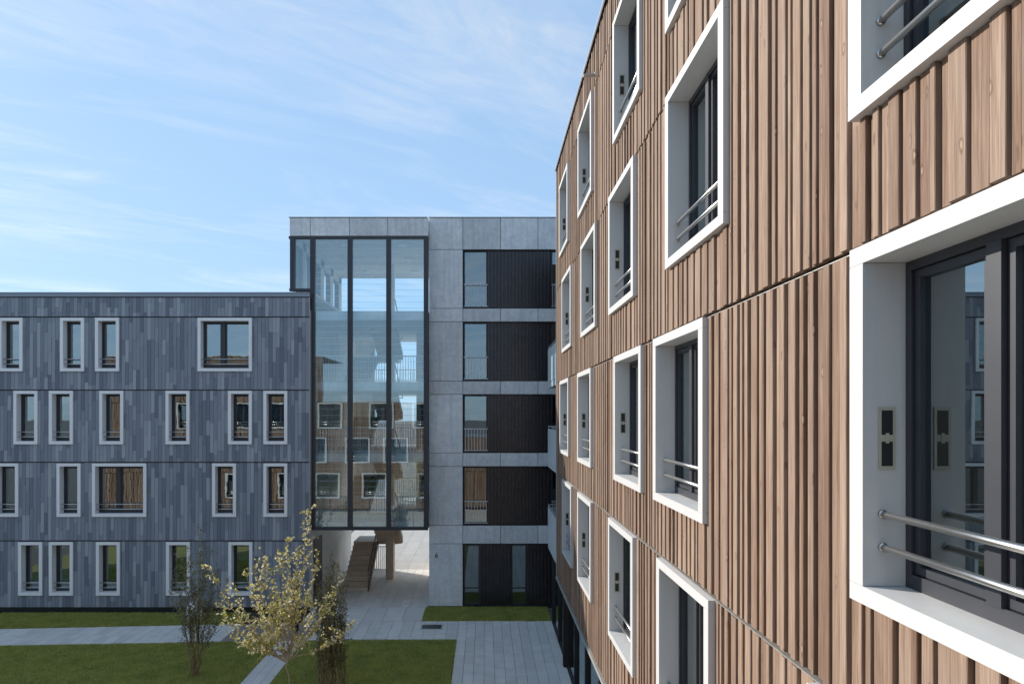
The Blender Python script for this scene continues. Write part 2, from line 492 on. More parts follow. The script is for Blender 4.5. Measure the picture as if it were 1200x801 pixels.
# apron and passage under the stair tower
bed = MB(); bed.box(-7.1, -2.4, 26.52, 50, -0.09, -0.045)
pw = struct(bed.build('passage_floor', JOINT), 'paved passage floor running under the glazed stair tower', 'pavement')
pave(pw, -7.1, -2.45, 26.52, 28.42, 0.83, 1.9, PAVE, stagger=False)
pave(pw, -7.1, -2.36, 28.44, 35.4, 0.40, 1.6, PAVE)
pave(pw, -9.0, 1.0, 35.42, 50.0, 0.85, 1.85, PAVEW, stagger=False, name='slab')
# path along the slate building
bed = MB(); bed.poly([(-24, pb(-24), -0.045), (-5.2, pb(-5.2), -0.045), (-5.2, pt(-5.2), -0.045), (-24, pt(-24), -0.045)], [(0, 1, 2, 3)])
ph = struct(bed.build('garden_path', JOINT), 'straight garden path between the lawns below the slate facade', 'path')
nx = 50; dx = (24 - 5.2) / nx
for i in range(nx):
    a, b = -24 + i * dx + 0.005, -24 + (i + 1) * dx - 0.005
    cuts = [0.0, random.uniform(0.35, 0.65), 1.0]
    for k in range(2):
        def yy(X, s, e): return pb(X) + (pt(X) - pb(X)) * s + e
        pts = [(a, yy(a, cuts[k], 0.005)), (b, yy(b, cuts[k], 0.005)), (b, yy(b, cuts[k+1], -0.005)), (a, yy(a, cuts[k+1], -0.005))]
        v, f = slab_mesh(pts, 0.015 + random.uniform(-0.002, 0.002))
        MB().poly(v, f).build('paver', PAVEB if -9.5 < a < -6.5 else PAVE, ph)
# unseen pale paving by the wing, added to bounce sun into the shaded courtyard
tr_ = struct(MB().box(-34, 2.58, -0.6, 14.45, -0.09, 0.0).build('bounce_terrace', PAVEW), 'unseen pale paving added at the near end of the courtyard to bounce sunlight', 'pavement')
# narrow path crossing the front lawn
bed = MB(); bed.box(-7.28, -6.40, 14.5, 24.18, -0.09, -0.045)
np_ = struct(bed.build('crossing_path', JOINT), 'narrow three-slab path crossing the front lawn towards the viewer', 'path')
pave(np_, -7.28, -6.40, 14.5, 24.18, 0.29, 2.0, PAVE)
# planting bed
mb = MB(); mb.poly([(-9.4, pt(-9.4) + 0.02, 0.03), (-7.14, pt(-7.14) + 0.02, 0.03), (-7.14, 27.6, 0.05), (-9.4, 27.6, 0.05)], [(0, 1, 2, 3)])
mb.poly([(-9.4, pt(-9.4) + 0.02, -0.05), (-7.14, pt(-7.14) + 0.02, -0.05), (-7.14, pt(-7.14) + 0.02, 0.03), (-9.4, pt(-9.4) + 0.02, 0.03)], [(0, 1, 2, 3)])
struct(mb.build('planting_bed', MULCH), 'brown mulched planting bed at the foot of the slate facade', 'bed')
# lawns
LAWNS = [
    ('front_lawn', 'wide front lawn left of the narrow crossing path', [(-24, 14.5), (-7.30, 14.5), (-7.30, pb(-7.3) - 0.02), (-24, pb(-24) - 0.02)]),
    ('front_lawn', 'square lawn between the narrow crossing path and the pavement', [(-6.38, 14.5), (-1.02, 14.5), (-1.02, 24.30), (-6.38, pb(-6.38) - 0.02)]),
    ('lawn_strip', 'thin lawn strip between the slate facade and the garden path', [(-24, pt(-24) + 0.02), (-9.42, pt(-9.42) + 0.02), (-9.42, 27.62), (-24, 27.62)]),
    ('lawn_strip', 'small lawn strip in front of the concrete facade', [(-2.43, 26.52), (2.58, 26.52), (2.58, 28.46), (-2.43, 28.46)]),
]
def in_poly(P, poly):
    ok = np.ones(len(P), bool)
    for i in range(len(poly)):
        a = np.array(poly[i]); b = np.array(poly[(i + 1) % len(poly)])
        ok &= ((b[0]-a[0]) * (P[:, 1]-a[1]) - (b[1]-a[1]) * (P[:, 0]-a[0])) > 0
    return ok
for nm, lb, poly in LAWNS:
    mb = MB(); n = len(poly)
    mb.poly([(*p, -0.05) for p in poly] + [(*p, 0.0) for p in poly], [tuple(range(n, 2*n))] + [(i, (i+1) % n, n+(i+1) % n, n+i) for i in range(n)])
    lo = struct(mb.build(nm, SOIL), lb, 'lawn')
    xs = [p[0] for p in poly]; ys = [p[1] for p in poly]
    x0, x1, y0, y1 = max(min(xs), -19.5), max(xs), max(min(ys), 18.6), max(ys)
    cnt = int((x1 - x0) * (y1 - y0) * 2600)
    P = np.stack([rng.uniform(x0, x1, cnt), rng.uniform(y0, y1, cnt)], 1)
    P = P[in_poly(P, poly)]
    P = P + rng.normal(0, 0.022, P.shape)
    cnt = len(P)
    patch = 0.75 + 0.5 * np.sin(P[:, 0] * 2.3 + 1.3 * np.sin(P[:, 1] * 1.7)) * np.sin(P[:, 1] * 2.9 + P[:, 0])
    h = rng.uniform(0.025, 0.065, cnt) * (0.8 + 0.3 * patch)
    a = rng.uniform(0, 2 * math.pi, cnt); ww = rng.uniform(0.006, 0.012, cnt)
    lean = rng.uniform(0.02, 0.11, cnt); la = rng.uniform(0, 2 * math.pi, cnt)
    V = np.zeros((cnt, 3, 3))
    V[:, 0, 0] = P[:, 0] - np.cos(a) * ww; V[:, 0, 1] = P[:, 1] - np.sin(a) * ww
    V[:, 1, 0] = P[:, 0] + np.cos(a) * ww; V[:, 1, 1] = P[:, 1] + np.sin(a) * ww
    V[:, 2, 0] = P[:, 0] + np.cos(la) * lean; V[:, 2, 1] = P[:, 1] + np.sin(la) * lean; V[:, 2, 2] = h
    me = bpy.data.meshes.new('grass')
    me.vertices.add(cnt * 3); me.loops.add(cnt * 3); me.polygons.add(cnt)
    me.vertices.foreach_set('co', V.reshape(-1))
    me.loops.foreach_set('vertex_index', np.arange(cnt * 3, dtype=np.int32))
    me.polygons.foreach_set('loop_start', np.arange(0, cnt * 3, 3, dtype=np.int32))
    me.update(); me.validate()
    me.materials.append(GRASS)
    g = place('grass', me, lo); g['kind'] = 'stuff'
    lf = MB()
    for _ in range(int((x1 - x0) * (y1 - y0) * 2.2)):
        p = np.array([[random.uniform(x0, x1), random.uniform(y0, y1)]])
        if in_poly(p, poly)[0]:
            c_ = Vector((p[0, 0], p[0, 1], random.uniform(0.03, 0.055))); a_ = random.uniform(0, 6.28); L_ = random.uniform(0.02, 0.045)
            d_ = Vector((math.cos(a_), math.sin(a_), random.uniform(-.3, .3))) * L_; s_ = Vector((-math.sin(a_), math.cos(a_), random.uniform(-.4, .4))) * L_ * 0.5
            lf.poly([c_ - d_, c_ + s_, c_ + d_, c_ - s_], [(0, 1, 2, 3)])
    fl_ = lf.build('fallen_leaves', LEAFY, lo); fl_['kind'] = 'stuff'

# ------------------------------------------------------------------ window kit (facade space: x right, y inwards, z up)
def window_kit(W, H, side, tb, proud, rec, split, mullion=0.10, rail_r=0.02, rails=(0.53, 0.34), rail_y=0.05, paint=None):
    """meshes of one window type, origin at bottom centre of its white frame"""
    k = {}
    hw = W / 2; iw = hw - side; z0 = tb; z1 = H - tb
    f = MB(); e = 0.0025; yb = rec + 0.10
    f.box(-hw, hw, -proud, yb, 0, tb)                       # sill piece
    f.box(-hw, hw, -proud, yb, H - tb, H)                   # head piece
    f.box(-hw, -iw, -proud, yb, tb + e, H - tb - e)
    f.box(iw, hw, -proud, yb, tb + e, H - tb - e)
    k['frame'] = f.mesh('window', paint or WHITE)
    s = MB(); c = 0.055; yf, y2 = rec, rec + 0.07
    s.box(-iw, iw, yf, y2, z0, z0 + c + 0.03); s.box(-iw, iw, yf, y2, z1 - c, z1)
    s.box(-iw, -iw + c, yf, y2, z0 + c + 0.03, z1 - c); s.box(iw - c, iw, yf, y2, z0 + c + 0.03, z1 - c)
    panes = []
    xa, xb = -iw + c, iw - c
    za, zb = z0 + c + 0.03, z1 - c
    bays = [(xa, xb)]
    if split:
        xm = -iw + 2 * iw * split
        s.box(xm - mullion / 2, xm + mullion / 2, yf - 0.012, y2, za, zb)
        bays = [(xa, xm - mullion / 2), (xm + mullion / 2, xb)]
    q = 0.052
    for (a, b) in bays:                                      # casements inside the fixed frame
        s.box(a + 0.006, b - 0.006, yf + 0.018, y2 + 0.01, za + 0.006, za + q); s.box(a + 0.006, b - 0.006, yf + 0.018, y2 + 0.01, zb - q, zb - 0.006)
        s.box(a + 0.006, a + q, yf + 0.018, y2 + 0.01, za + q, zb - q); s.box(b - q, b - 0.006, yf + 0.018, y2 + 0.01, za + q, zb - q)
        panes.append((a + q - 0.004, b - q + 0.004, za + q - 0.004, zb - q + 0.004))
    k['sash'] = s.mesh('sash', DARK)
    k['panes'] = []
    for (a, b, c0, d0) in panes:
        yg = rec + 0.05
        k['panes'].append([(a, yg, c0), (b, yg, c0), (b, yg, d0), (a, yg, d0)])
    k['pane_mesh'] = {}
    t = MB()
    t.tube([(-iw + 0.0, 0, 0), (iw, 0, 0)], rail_r, 12)
    t.tube([(-iw + 0.0, 0, 0), (-iw + 0.022, 0, 0)], rail_r * 1.25, 12)
    t.tube([(iw - 0.022, 0, 0), (iw, 0, 0)], rail_r * 1.25, 12)
    k['rail'] = t.mesh('guard_rail', STEEL, True)
    me = k['rail']
    k['rail_at'] = [(0, rail_y, z) for z in rails]
    v = MB(); vx = -iw
    v.box(vx, vx + 0.010, 0.035, 0.135, 0.80, 1.17, 0)
    v.box(vx + 0.006, vx + 0.0115, 0.052, 0.118, 0.82, 0.965, 1)
    v.box(vx + 0.006, vx + 0.0115, 0.052, 0.118, 1.005, 1.15, 1)
    v.box(vx + 0.011, vx + 0.014, 0.075, 0.095, 0.955, 1.015, 0)
    k['vent'] = v.mesh('vent_plate', [OLIVE, BLACK])
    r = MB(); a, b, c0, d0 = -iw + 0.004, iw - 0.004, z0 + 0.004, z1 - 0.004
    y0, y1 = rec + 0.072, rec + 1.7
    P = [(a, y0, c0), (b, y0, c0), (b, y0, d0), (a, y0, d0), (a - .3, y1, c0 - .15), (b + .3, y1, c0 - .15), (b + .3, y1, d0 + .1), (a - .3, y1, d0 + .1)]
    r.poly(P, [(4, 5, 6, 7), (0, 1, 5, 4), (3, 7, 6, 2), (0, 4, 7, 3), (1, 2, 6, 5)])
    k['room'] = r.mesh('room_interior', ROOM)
    k['hole'] = (-hw + 0.02, hw - 0.02, 0.02, H - 0.02)
    return k
def add_window(kit, root, loc, rz, glass, vent=False):
    w_ = place('window', kit['frame'], root, loc, rz)
    place('sash', kit['sash'], w_)
    for i, q in enumerate(kit['panes']):
        key = (i, glass.name)
        if key not in kit['pane_mesh']:
            kit['pane_mesh'][key] = MB().poly(q, [(0, 1, 2, 3)]).mesh('pane', glass)
        place('pane', kit['pane_mesh'][key], w_)
    for p in kit['rail_at']: place('guard_rail', kit['rail'], w_, p)
    if vent: place('vent_plate', kit['vent'], w_)
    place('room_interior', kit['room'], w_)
    return w_

# ------------------------------------------------------------------ timber building on the right
XW = 2.30                                    # face of its boards
wood = thing('timber_building', 'brown vertical-board apartment building with projecting white square window frames', 'building', (XW, 10.0, 0.0))
def WL(x, y, z): return (x - XW, y - 10.0, z)
RZW = R(-90)                                  # facade x runs towards the viewer
# facade coordinates: s = -Y, so the far end is at s = -21.9
SEAMS = [CAMZ - 5.13, CAMZ - 1.85, CAMZ + 1.02, CAMZ + 3.95, CAMZ + 6.88, CAMZ + 7.82]
WH = 2.13; WW = 2.08
kitW = window_kit(WW, WH, 0.145, 0.105, 0.055, 0.20, 0.40, 0.10, 0.021, (0.535, 0.34), 0.06)
rowsW = [  # window centre Y, vents
    (SEAMS[1] - 0.012 - WH, [(3.72, 0), (7.90, 0), (11.42, 1), (15.55, 1), (18.85, 1)]),
    (SEAMS[2] - 0.012 - WH, [(3.16, 1), (8.08, 0), (10.88, 1), (15.55, 1), (19.45, 1)]),
    (SEAMS[3] - 0.012 - WH, [(3.18, 0), (7.47, 0), (11.39, 1), (14.98, 1), (18.93, 1)]),
    (SEAMS[4] - 0.012 - WH, [(3.18, 0), (7.47, 0), (10.97, 1), (15.48, 1), (19.62, 1)]),
]
holesW = []
for zb, lst in rowsW:
    for (yc, vent) in lst:
        add_window(kitW, wood, WL(XW, yc, zb), RZW, GLASSN if yc < 9 else GLASS, bool(vent))
        holesW.append((-yc - WW / 2, -yc + WW / 2, zb, zb + WH))
def boards_for(s0, s1, seams, holes, wmin=0.055, wmax=0.165):
    """(x0,x1,z0,z1,depth) of every board; widths and depths are uneven"""
    res = []
    for k in range(len(seams) - 1):
        z0, z1 = seams[k] + 0.030, seams[k + 1] - 0.014
        s = s0; prev = 0
        while s < s1 - 0.02:
            wd = random.choice((0.058, 0.070, 0.082, 0.098, 0.118, 0.140)) * random.uniform(0.94, 1.06)
            wd = min(max(wd, wmin), wmax)
            e = min(s + wd, s1)
            d = random.choice([x for x in (0.0, 0.0, 0.014, 0.026) if x != prev]); prev = d
            for (a, b, c, dd) in rect_sub([(s + 0.0075, e - 0.0075, z0, z1)], holes):
                if b - a > 0.012 and dd - c > 0.03:
                    jz = random.uniform(-0.004, 0.004)
                    res.append((a, b, c + (jz if c == z0 else 0), dd, d))
            s = e
    return res
hgrow = [(a - 0.004, b + 0.004, c - 0.004, d + 0.004) for (a, b, c, d) in holesW]
bl = boards_for(-21.86, 0.62, SEAMS, hgrow)
def pxarea(b):
    Y0, Y1 = -b[1], -b[0]
    if Y0 < 2.7: return 0
    f = lambda Y, z: (PX0 + FPX * XW / Y, PY0 - FPX * (z - CAMZ) / Y)
    xa, xb = f(Y1, 0)[0], f(Y0, 0)[0]
    ya = min(801, max(0, f(Y0, b[2])[1])); yb = min(801, max(0, f(Y0, b[3])[1]))
    return (xb - xa) * (ya - yb)
bl.sort(key=pxarea, reverse=True)
for (a, b, c, d, dep) in bl[:300]:
    m = MB().board(a + 0, b, dep, 0.06, c, d, 0.004)
    m.build('board', WOOD, wood, WL(XW, 0, 0), RZW)
m = MB()
for (a, b, c, d, dep) in bl[300:]: m.board(a, b, dep, 0.06, c, d, 0.003)
o = m.build('board_cladding', WOOD, wood, WL(XW, 0, 0), RZW); o['kind'] = 'stuff'
# membrane behind the boards
m = MB()
for (a, b, c, d) in rect_sub([(-21.84, 0.62, SEAMS[0] + 0.01, SEAMS[-1])], [(h[0] + .02, h[1] - .02, h[2] + .02, h[3] - .02) for h in holesW]):
    m.box(a, b, 0.075, 0.16, c, d)
m.build('wall', BACK, wood, WL(XW, 0, 0), RZW)
# flashings at the storey joints (cut where a window frame crosses)
for k, z in enumerate(SEAMS[:-1]):
    z0 = z - 0.003; z1 = z + 0.004
    for (a, b, c, d) in rect_sub([(-21.88, 0.62, z0, z1)], hgrow):
        q = MB(); q.box(a, b, 0.004 if k < 2 else 0.034, 0.058, c, d)
        q.build('flashing', FLASH, wood, WL(XW, 0, 0), RZW)
q = MB(); q.box(-21.92, 0.62, -0.035, 0.30, SEAMS[-1] + 0.004, SEAMS[-1] + 0.035); q.box(-21.92, 0.62, -0.040, -0.0355, SEAMS[-1] - 0.03, SEAMS[-1] + 0.035)
q.build('roof_edge', DARK, wood, WL(XW, 0, 0), RZW)
q = MB(); q.box(-21.92, 0.62, -0.046, 0.30, SEAMS[-1] + 0.0365, SEAMS[-1] + 0.056)
q.build('coping', FLASH, wood, WL(XW, 0, 0), RZW)
q = MB(); q.box(-21.905, -21.865, -0.012, 0.05, SEAMS[0], SEAMS[-1] - 0.002)
q.build('corner_trim', FLASH, wood, WL(XW, 0, 0), RZW)
# overflow spout
q = MB(); q.tube([(0.12, 0, 0), (-0.24, 0, -0.02)], 0.035, 12); q.tube([(0.02, 0, 0), (0.0, 0, -0.0)], 0.055, 12)
q.build('overflow_spout', FLASH, wood, WL(XW, 14.3, CAMZ + 7.12))
# hidden body: end wall, roof, back wall, soffit
q = MB()
q.box(2.50, 14.0, 21.62, 21.88, 0.0, SEAMS[-1] - 0.01)
q.box(2.62, 14.0, -0.6, 21.6, SEAMS[-1] - 0.30, SEAMS[-1] - 0.02)
q.box(13.8, 14.0, -0.6, 21.6, 0.0, SEAMS[-1] - 0.32)
q.box(2.46, 13.7, -0.6, 21.6, SEAMS[0] - 0.16, SEAMS[0] - 0.02)
q.v = [WL(*p) for p in q.v]
q.build('body', BACK, wood)
q = MB(); q.box(2.275, 2.60, -0.6, 21.90, SEAMS[0] - 0.10, SEAMS[0] - 0.022); q.v = [WL(*p) for p in q.v]
q.build('soffit_trim', FLASH, wood)
# ground floor glazing with deep black fins
GX = 2.66; GY1 = 26.2
zt = SEAMS[0] - 0.165
ys = [GY1 - 2.15 * i for i in range(12)]
for i, y in enumerate(ys):
    if y < 0.2: break
    q = MB(); q.box(2.585, GX + 0.10, y - 0.06, y + 0.06, 0.0, zt); q.v = [WL(*p) for p in q.v]
    q.build('glazing_fin', BLACK, wood)
    if i + 1 < len(ys) and ys[i+1] > 0.2:
        q = MB(); q.poly([WL(GX, ys[i+1] + 0.07, 0.10), WL(GX, y - 0.07, 0.10), WL(GX, y - 0.07, zt), WL(GX, ys[i+1] + 0.07, zt)], [(3, 2, 1, 0)])
        q.build('glazing_pane', GLASS, wood)
q = MB(); q.box(2.64, 2.76, 0.3, GY1, 0.0, 0.10); q.box(4.6, 4.7, 0.3, GY1, 0.0, zt); q.v = [WL(*p) for p in q.v]
q.build('glazing_base', DARK, wood)
# balconies beyond the far end
for zt_, zb_ in ((CAMZ + 2.42, CAMZ + 1.22), (CAMZ - 0.51, CAMZ - 1.71), (CAMZ - 3.43, CAMZ - 4.72)):
    q = MB(); q.box(2.36, 2.40, 22.0, 25.5, zb_, zt_); q.box(2.40, 4.2, 25.46, 25.5, zb_, zt_); q.v = [WL(*p) for p in q.v]
    b = q.build('balcony', BALC, wood)
    q = MB(); q.box(2.37, 4.4, 22.0, 25.49, zb_ - 0.22, zb_ - 0.004); q.v = [WL(*p) for p in q.v]
    q.build('slab', BALC, b)
    q = MB(); q.tube([WL(2.38, 22.0, zt_ + 0.09), WL(2.38, 25.48, zt_ + 0.09), WL(4.2, 25.48, zt_ + 0.09)], 0.02, 8)
    for yy_ in (22.3, 23.9, 25.4): q.tube([WL(2.38, yy_, zt_ - 0.02), WL(2.38, yy_, zt_ + 0.09)], 0.012, 6)
    q.build('handrail', RAILM, b)
q = MB(); q.box(4.4, 4.6, 21.9, 28.3, 2.8, SEAMS[-1] - 1.0); q.box(2.7, 4.6, 21.9, 26.2, 2.75, 2.98); q.v = [WL(*p) for p in q.v]
q.build('link_wall', CORR, wood)

# wing of the same building behind the viewpoint, facing the courtyard (shows in the glass)
YG = -0.70
def GL(x, z): return (x - XW, YG - 10.0, z)
RZG = R(180)                                  # facade x = -X
kitG = window_kit(WW, WH, 0.145, 0.105, 0.055, 0.20, 0.40)
seG = [0.15, CAMZ - 4.80, CAMZ - 1.85, CAMZ + 1.02]
tall = [CAMZ + 1.02, CAMZ + 3.95, CAMZ + 4.85]
holesG = []
for k, offs in ((0, (4.6, 9.2, 13.1, 16.2, 20.6, 25.0)), (1, (3.6, 7.4, 10.6, 14.2, 18.9, 22.4, 26.5)), (2, (5.0, 8.6, 12.9, 17.2, 20.3, 24.6, 28.2)), (3, (16.5, 20.0, 24.4, 27.9))):
    zb = (seG + tall[1:])[k + 1] - 0.012 - WH
    for s in offs:
        add_window(kitG, wood, GL(-s, zb), RZG, GLASS)
        holesG.append((s - WW / 2, s + WW / 2, zb, zb + WH))
m = MB(); hg = [(a - .004, b + .004, c - .004, d + .004) for a, b, c, d in holesG]
for (a, b, c, d, dep) in boards_for(2.2, 32.0, seG, hg) + boards_for(13.5, 32.0, tall, hg) + boards_for(-2.24, 2.2, [0.15, CAMZ - 4.8, CAMZ - 1.85], []):
    m.board(a, b, dep, 0.06, c, d, 0.003)
o = m.build('board_cladding', WOOD, wood, GL(0, 0), RZG); o['kind'] = 'stuff'
m = MB()
for (a, b, c, d) in rect_sub([(-2.24, 2.2, 0.0, seG[2]), (2.2, 32.0, 0.0, seG[3]), (13.5, 32.0, seG[3], tall[2])], [(h[0] + .02, h[1] - .02, h[2] + .02, h[3] - .02) for h in holesG]):
    m.box(a, b, 0.0615, 0.16, c, d)
m.build('wall', BACK, wood, GL(0, 0), RZG)
m = MB(); m.box(2.2, 13.5, -0.03, 8.0, seG[3] + 0.005, seG[3] + 0.06); m.box(13.5, 32.0, -0.03, 8.0, tall[2] + 0.005, tall[2] + 0.06); m.box(-2.24, 2.19, -0.03, 8.0, seG[2] + 0.005, seG[2] + 0.05)
m.build('roof', FLASH, wood, GL(0, 0), RZG)

# ------------------------------------------------------------------ slate building on the left
YS = 27.80; KS = FPX / YS
XSR = wx(363.2, YS)
XSL = -34.0
slate = thing('slate_building', 'dark blue-grey slate-clad apartment building with narrow white window frames', 'building', ((XSR + XSL) / 2, YS, 0.0))
SX, SY = slate.location.x, slate.location.y
def SLc(x, y, z): return (x - SX, y - SY, z)
zs = lambda py: wz(py, YS)
seS = [zs(711.5), zs(633.3), zs(541.3), zs(456.8), zs(371.2), zs(348.0)]
HN = 62.6 / KS
kitN = window_kit(28.0 / KS, HN, 0.125, 0.125, 0.05, 0.24, 0, rails=(0.50, 0.30), rail_r=0.018, rail_y=0.05, paint=WHITE_SHADE)
kitB = window_kit(63.5 / KS, HN, 0.125, 0.125, 0.05, 0.24, 0.42, mullion=0.16, rails=(0.50, 0.30), rail_r=0.018, rail_y=0.05, paint=WHITE_SHADE)
rowsS = [(434.9, [(-0.5, 26.5), (71, 99), (112, 140)], [(232, 295.5)]),
         (520.2, [(16.5, 44.5), (58, 86), (117, 145), (194.5, 222.5), (267.5, 295.5), (309, 337)], []),
         (605.0, [(-6, 22), (67, 95), (249, 277), (309, 337)], [(108.5, 172)]),
         (697.0, [(22, 50), (58, 86), (113, 141), (195, 223), (268, 296)], [])]
extra = [(-170, -130, -70), (-150, -100, -30), (-190, -110, -60), (-160, -80, -30)]
holesS = []
for (yb_, nar, big), ex in zip(rowsS, extra):
    zb = zs(yb_)
    for (a, b) in nar + [(e, e + 28) for e in ex]:
        xc = wx((a + b) / 2, YS); add_window(kitN, slate, SLc(xc, YS, zb), 0, GLASS)
        holesS.append((xc - 14 / KS, xc + 14 / KS, zb, zb + HN))
    for (a, b) in big:
        xc = wx((a + b) / 2, YS); add_window(kitB, slate, SLc(xc, YS, zb), 0, GLASS)
        holesS.append((xc - 31.75 / KS, xc + 31.75 / KS, zb, zb + HN))
# slates: upright strips of uneven length, each a thin tilted plate
slates = []; cw = 0.150; unit = 0.61
hs = [(a - .004, b + .004, c - .004, d + .004) for a, b, c, d in holesS]
for k in range(len(seS) - 1):
    z0, z1 = seS[k] + 0.02, seS[k + 1] - 0.018
    x = XSR - 0.03
    while x > XSL:
        a, b = x - cw + 0.004, x - 0.004
        z = z1 + unit * random.choice((0, 0.33, 0.66)) - unit
        lo_ = z1
        while lo_ > z0 + 0.02:
            hi_ = lo_
            L = unit * random.choice((1.0, 1.0, 1.5, 2.0, 2.0, 3.0, 3.0)) if hi_ < z1 else unit * random.choice((0.33, 0.66, 1.0, 1.5, 2.0))
            lo_ = max(z0, hi_ - L)
            if lo_ - z0 < 0.12: lo_ = z0
            dp = random.uniform(0, 0.004)
            for (p, q_, r_, s_) in rect_sub([(a, b, lo_ + 0.003, hi_)], hs):
                if q_ - p > 0.01 and s_ - r_ > 0.02:
                    # bottom edge stands proud like a lapped slate
                    P = [(p, 0.002 + dp, r_), (q_, 0.002 + dp, r_), (q_, 0.03, r_), (p, 0.03, r_), (p, 0.013 + dp, s_), (q_, 0.013 + dp, s_), (q_, 0.03, s_), (p, 0.03, s_)]
                    P = [(X - SX, Yy, Z) for X, Yy, Z in P]
                    slates.append(((q_ - p) * (s_ - r_) if p > -19.6 else 0, P))
        x -= cw
slates.sort(key=lambda e_: e_[0], reverse=True)
BOXF = [(0, 3, 2, 1), (4, 5, 6, 7), (0, 1, 5, 4), (1, 2, 6, 5), (2, 3, 7, 6), (3, 0, 4, 7)]
for ar, P in slates[:300]: MB().poly(P, BOXF).build('slate', SLATE, slate)
m = MB()
for ar, P in slates[300:]: m.poly(P, BOXF)
o = m.build('slate_cladding', SLATE, slate); o['kind'] = 'stuff'
m = MB()
for (a, b, c, d) in rect_sub([(XSL, XSR - 0.02, 0.0, seS[-1] + 0.1)], [(h[0] + .02, h[1] - .02, h[2] + .02, h[3] - .02) for h in holesS]):
    m.box(a - SX, b - SX, 0.032, 0.14, c, d)
m.build('wall', BACK, slate)
for k in range(5):
    for (a, b, c, d) in rect_sub([(XSL, XSR - 0.01, seS[k] - 0.004, seS[k] + 0.006)], hs):
        q = MB(); q.box(a - SX, b - SX, -0.012, 0.030, c, d); q.build('flashing', DARK, slate)
q = MB(); q.box(XSL - SX, XSR - SX, -0.03, 0.4, zs(347.6), zs(343.4)); q.box(XSL - SX, XSR - SX, -0.045, 0.4, zs(343.35), zs(342.4)); q.build('coping', COPING, slate)
q = MB(); q.box(XSR - 0.028 - SX, XSR - SX, -0.004, 0.03, 0.3, zs(347.9)); q.build('corner_trim', FLASH, slate)
q = MB(); q.box(XSL - SX, XSR - 0.03 - SX, 0.0315 + 0.02, 0.20, -0.05, 0.02); q.box(XSL - SX, XSR - 0.04 - SX, 0.01, 0.0305, 0.0, seS[0] - 0.006); q.build('plinth', BLACK, slate)
q = MB()
q.box(XSL, XSR - 0.05, YS + 0.42, 36.4, zs(348) - 0.5, zs(348) - 0.05)
q.box(XSL, XSL + 0.2, YS + 0.2, 36.4, 0, zs(348) - 0.55); q.box(XSL + 0.25, XSR - 0.3, 36.2, 36.4, 0, zs(348) - 0.55)
q.v = [SLc(*p) for p in q.v]; q.build('body', BACK, slate)
q = MB(); q.box(XSR - 0.25, XSR, YS + 0.145, 36.4, 0, zs(348) - 0.52); q.v = [SLc(*p) for p in q.v]
q.build('end_wall', CONC_IN, slate)
# service door on the passage side
q = MB(); q.box(XSR + 0.002, XSR + 0.04, 28.35, 29.75, 0.02, 2.80); q.v = [SLc(*p) for p in q.v]; q.build('service_door', BLACK, slate)

# ------------------------------------------------------------------ concrete building with the glazed stair tower
YC = 28.50; YB = 28.00; YE = 36.90
zc = lambda py: wz(py, YC); xc_ = lambda px: wx(px, YC)
zb_ = lambda py: wz(py, YB); xb_ = lambda px: wx(px, YB)
conc = thing('concrete_building', 'pale concrete apartment building with glazed stair tower over a passage', 'building', (0.0, YC, 0.0))
def CLc(p): return (p[0], p[1] - YC, p[2])
def cb(name, mat, boxes, parent=None, **kw):
    q = MB()
    for b in boxes: q.box(*b)
    q.v = [CLc(p) for p in q.v]
    return q.build(name, mat, parent or conc, **kw)
J = 0.010
def panel(x0, x1, y, z0, z1, th=0.12):
    q = MB(); c = 0.008
    x0 += J; x1 -= J; z0 += J; z1 -= J
    P = [(x0, y + th, z0), (x1, y + th, z0), (x1, y + th, z1), (x0, y + th, z1), (x0, y + c, z0), (x1, y + c, z0), (x1, y + c, z1), (x0, y + c, z1),
         (x0 + c, y, z0 + c), (x1 - c, y, z0 + c), (x1 - c, y, z1 - c), (x0 + c, y, z1 - c)]
    f = []
    for k in (0, 4):
        for i in range(4): f.append((k + i, k + (i + 1) % 4, k + 4 + (i + 1) % 4, k + 4 + i))
    f.append((8, 9, 10, 11)); f.append((3, 2, 1, 0))
    q.poly([CLc(p) for p in P], f); return q.build('concrete_panel', CONC, conc)
PZ = [255.0, 292.4, 361.2, 376.8, 446.3, 461.9, 530.3, 546.2, 615.3, 636.7, 709.8]
px1, px2 = xc_(502.6), xc_(542.4)
for i in range(len(PZ) - 1): panel(px1, px2, YC, zc(PZ[i + 1]), zc(PZ[i]))
BX = [542.4, 586.6, 630.5, 674.5, 718.5]
for i in range(4):
    panel(xc_(BX[i]), xc_(BX[i+1]), YC, zc(292.4), zc(255.0))
    for k in (2, 4, 6, 8): panel(xc_(BX[i]), xc_(BX[i+1]), YC, zc(PZ[k + 1]), zc(PZ[k]))
XR = xc_(718.5)
# wall behind panels and bays, side walls, roof
cb('wall', CONC_IN, [(px1 + 0.01, px2 - 0.02, YC + 0.121, YC + 0.3, 0, zc(255.6)), (px1 + 0.01, px1 + 0.25, YC + 0.31, YE, 0, zc(255.6)),
                     (px1 + 0.26, XR, YE - 0.2, YE, 0, zc(255.6)), (XR - 0.2, XR, YC + 0.3, YE - 0.21, 0, zc(255.6)),
                     (px2 - 0.01, XR - 0.21, YC + 0.121, YC + 0.3, zc(292.4), zc(255.6))] +
   [(px2 - 0.01, XR - 0.21, YC + 0.121, YC + 0.3, zc(PZ[k + 1]), zc(PZ[k])) for k in (2, 4, 6, 8)] + [(px1 + 0.26, XR - 0.21, YC + 0.31, YE - 0.21, zc(256.5) - 0.3, zc(256.5))])
cb('room_interior', ROOM, [(px2 - 0.1, XR - 0.3, YC + 2.0, YC + 2.1, 0, zc(293))])
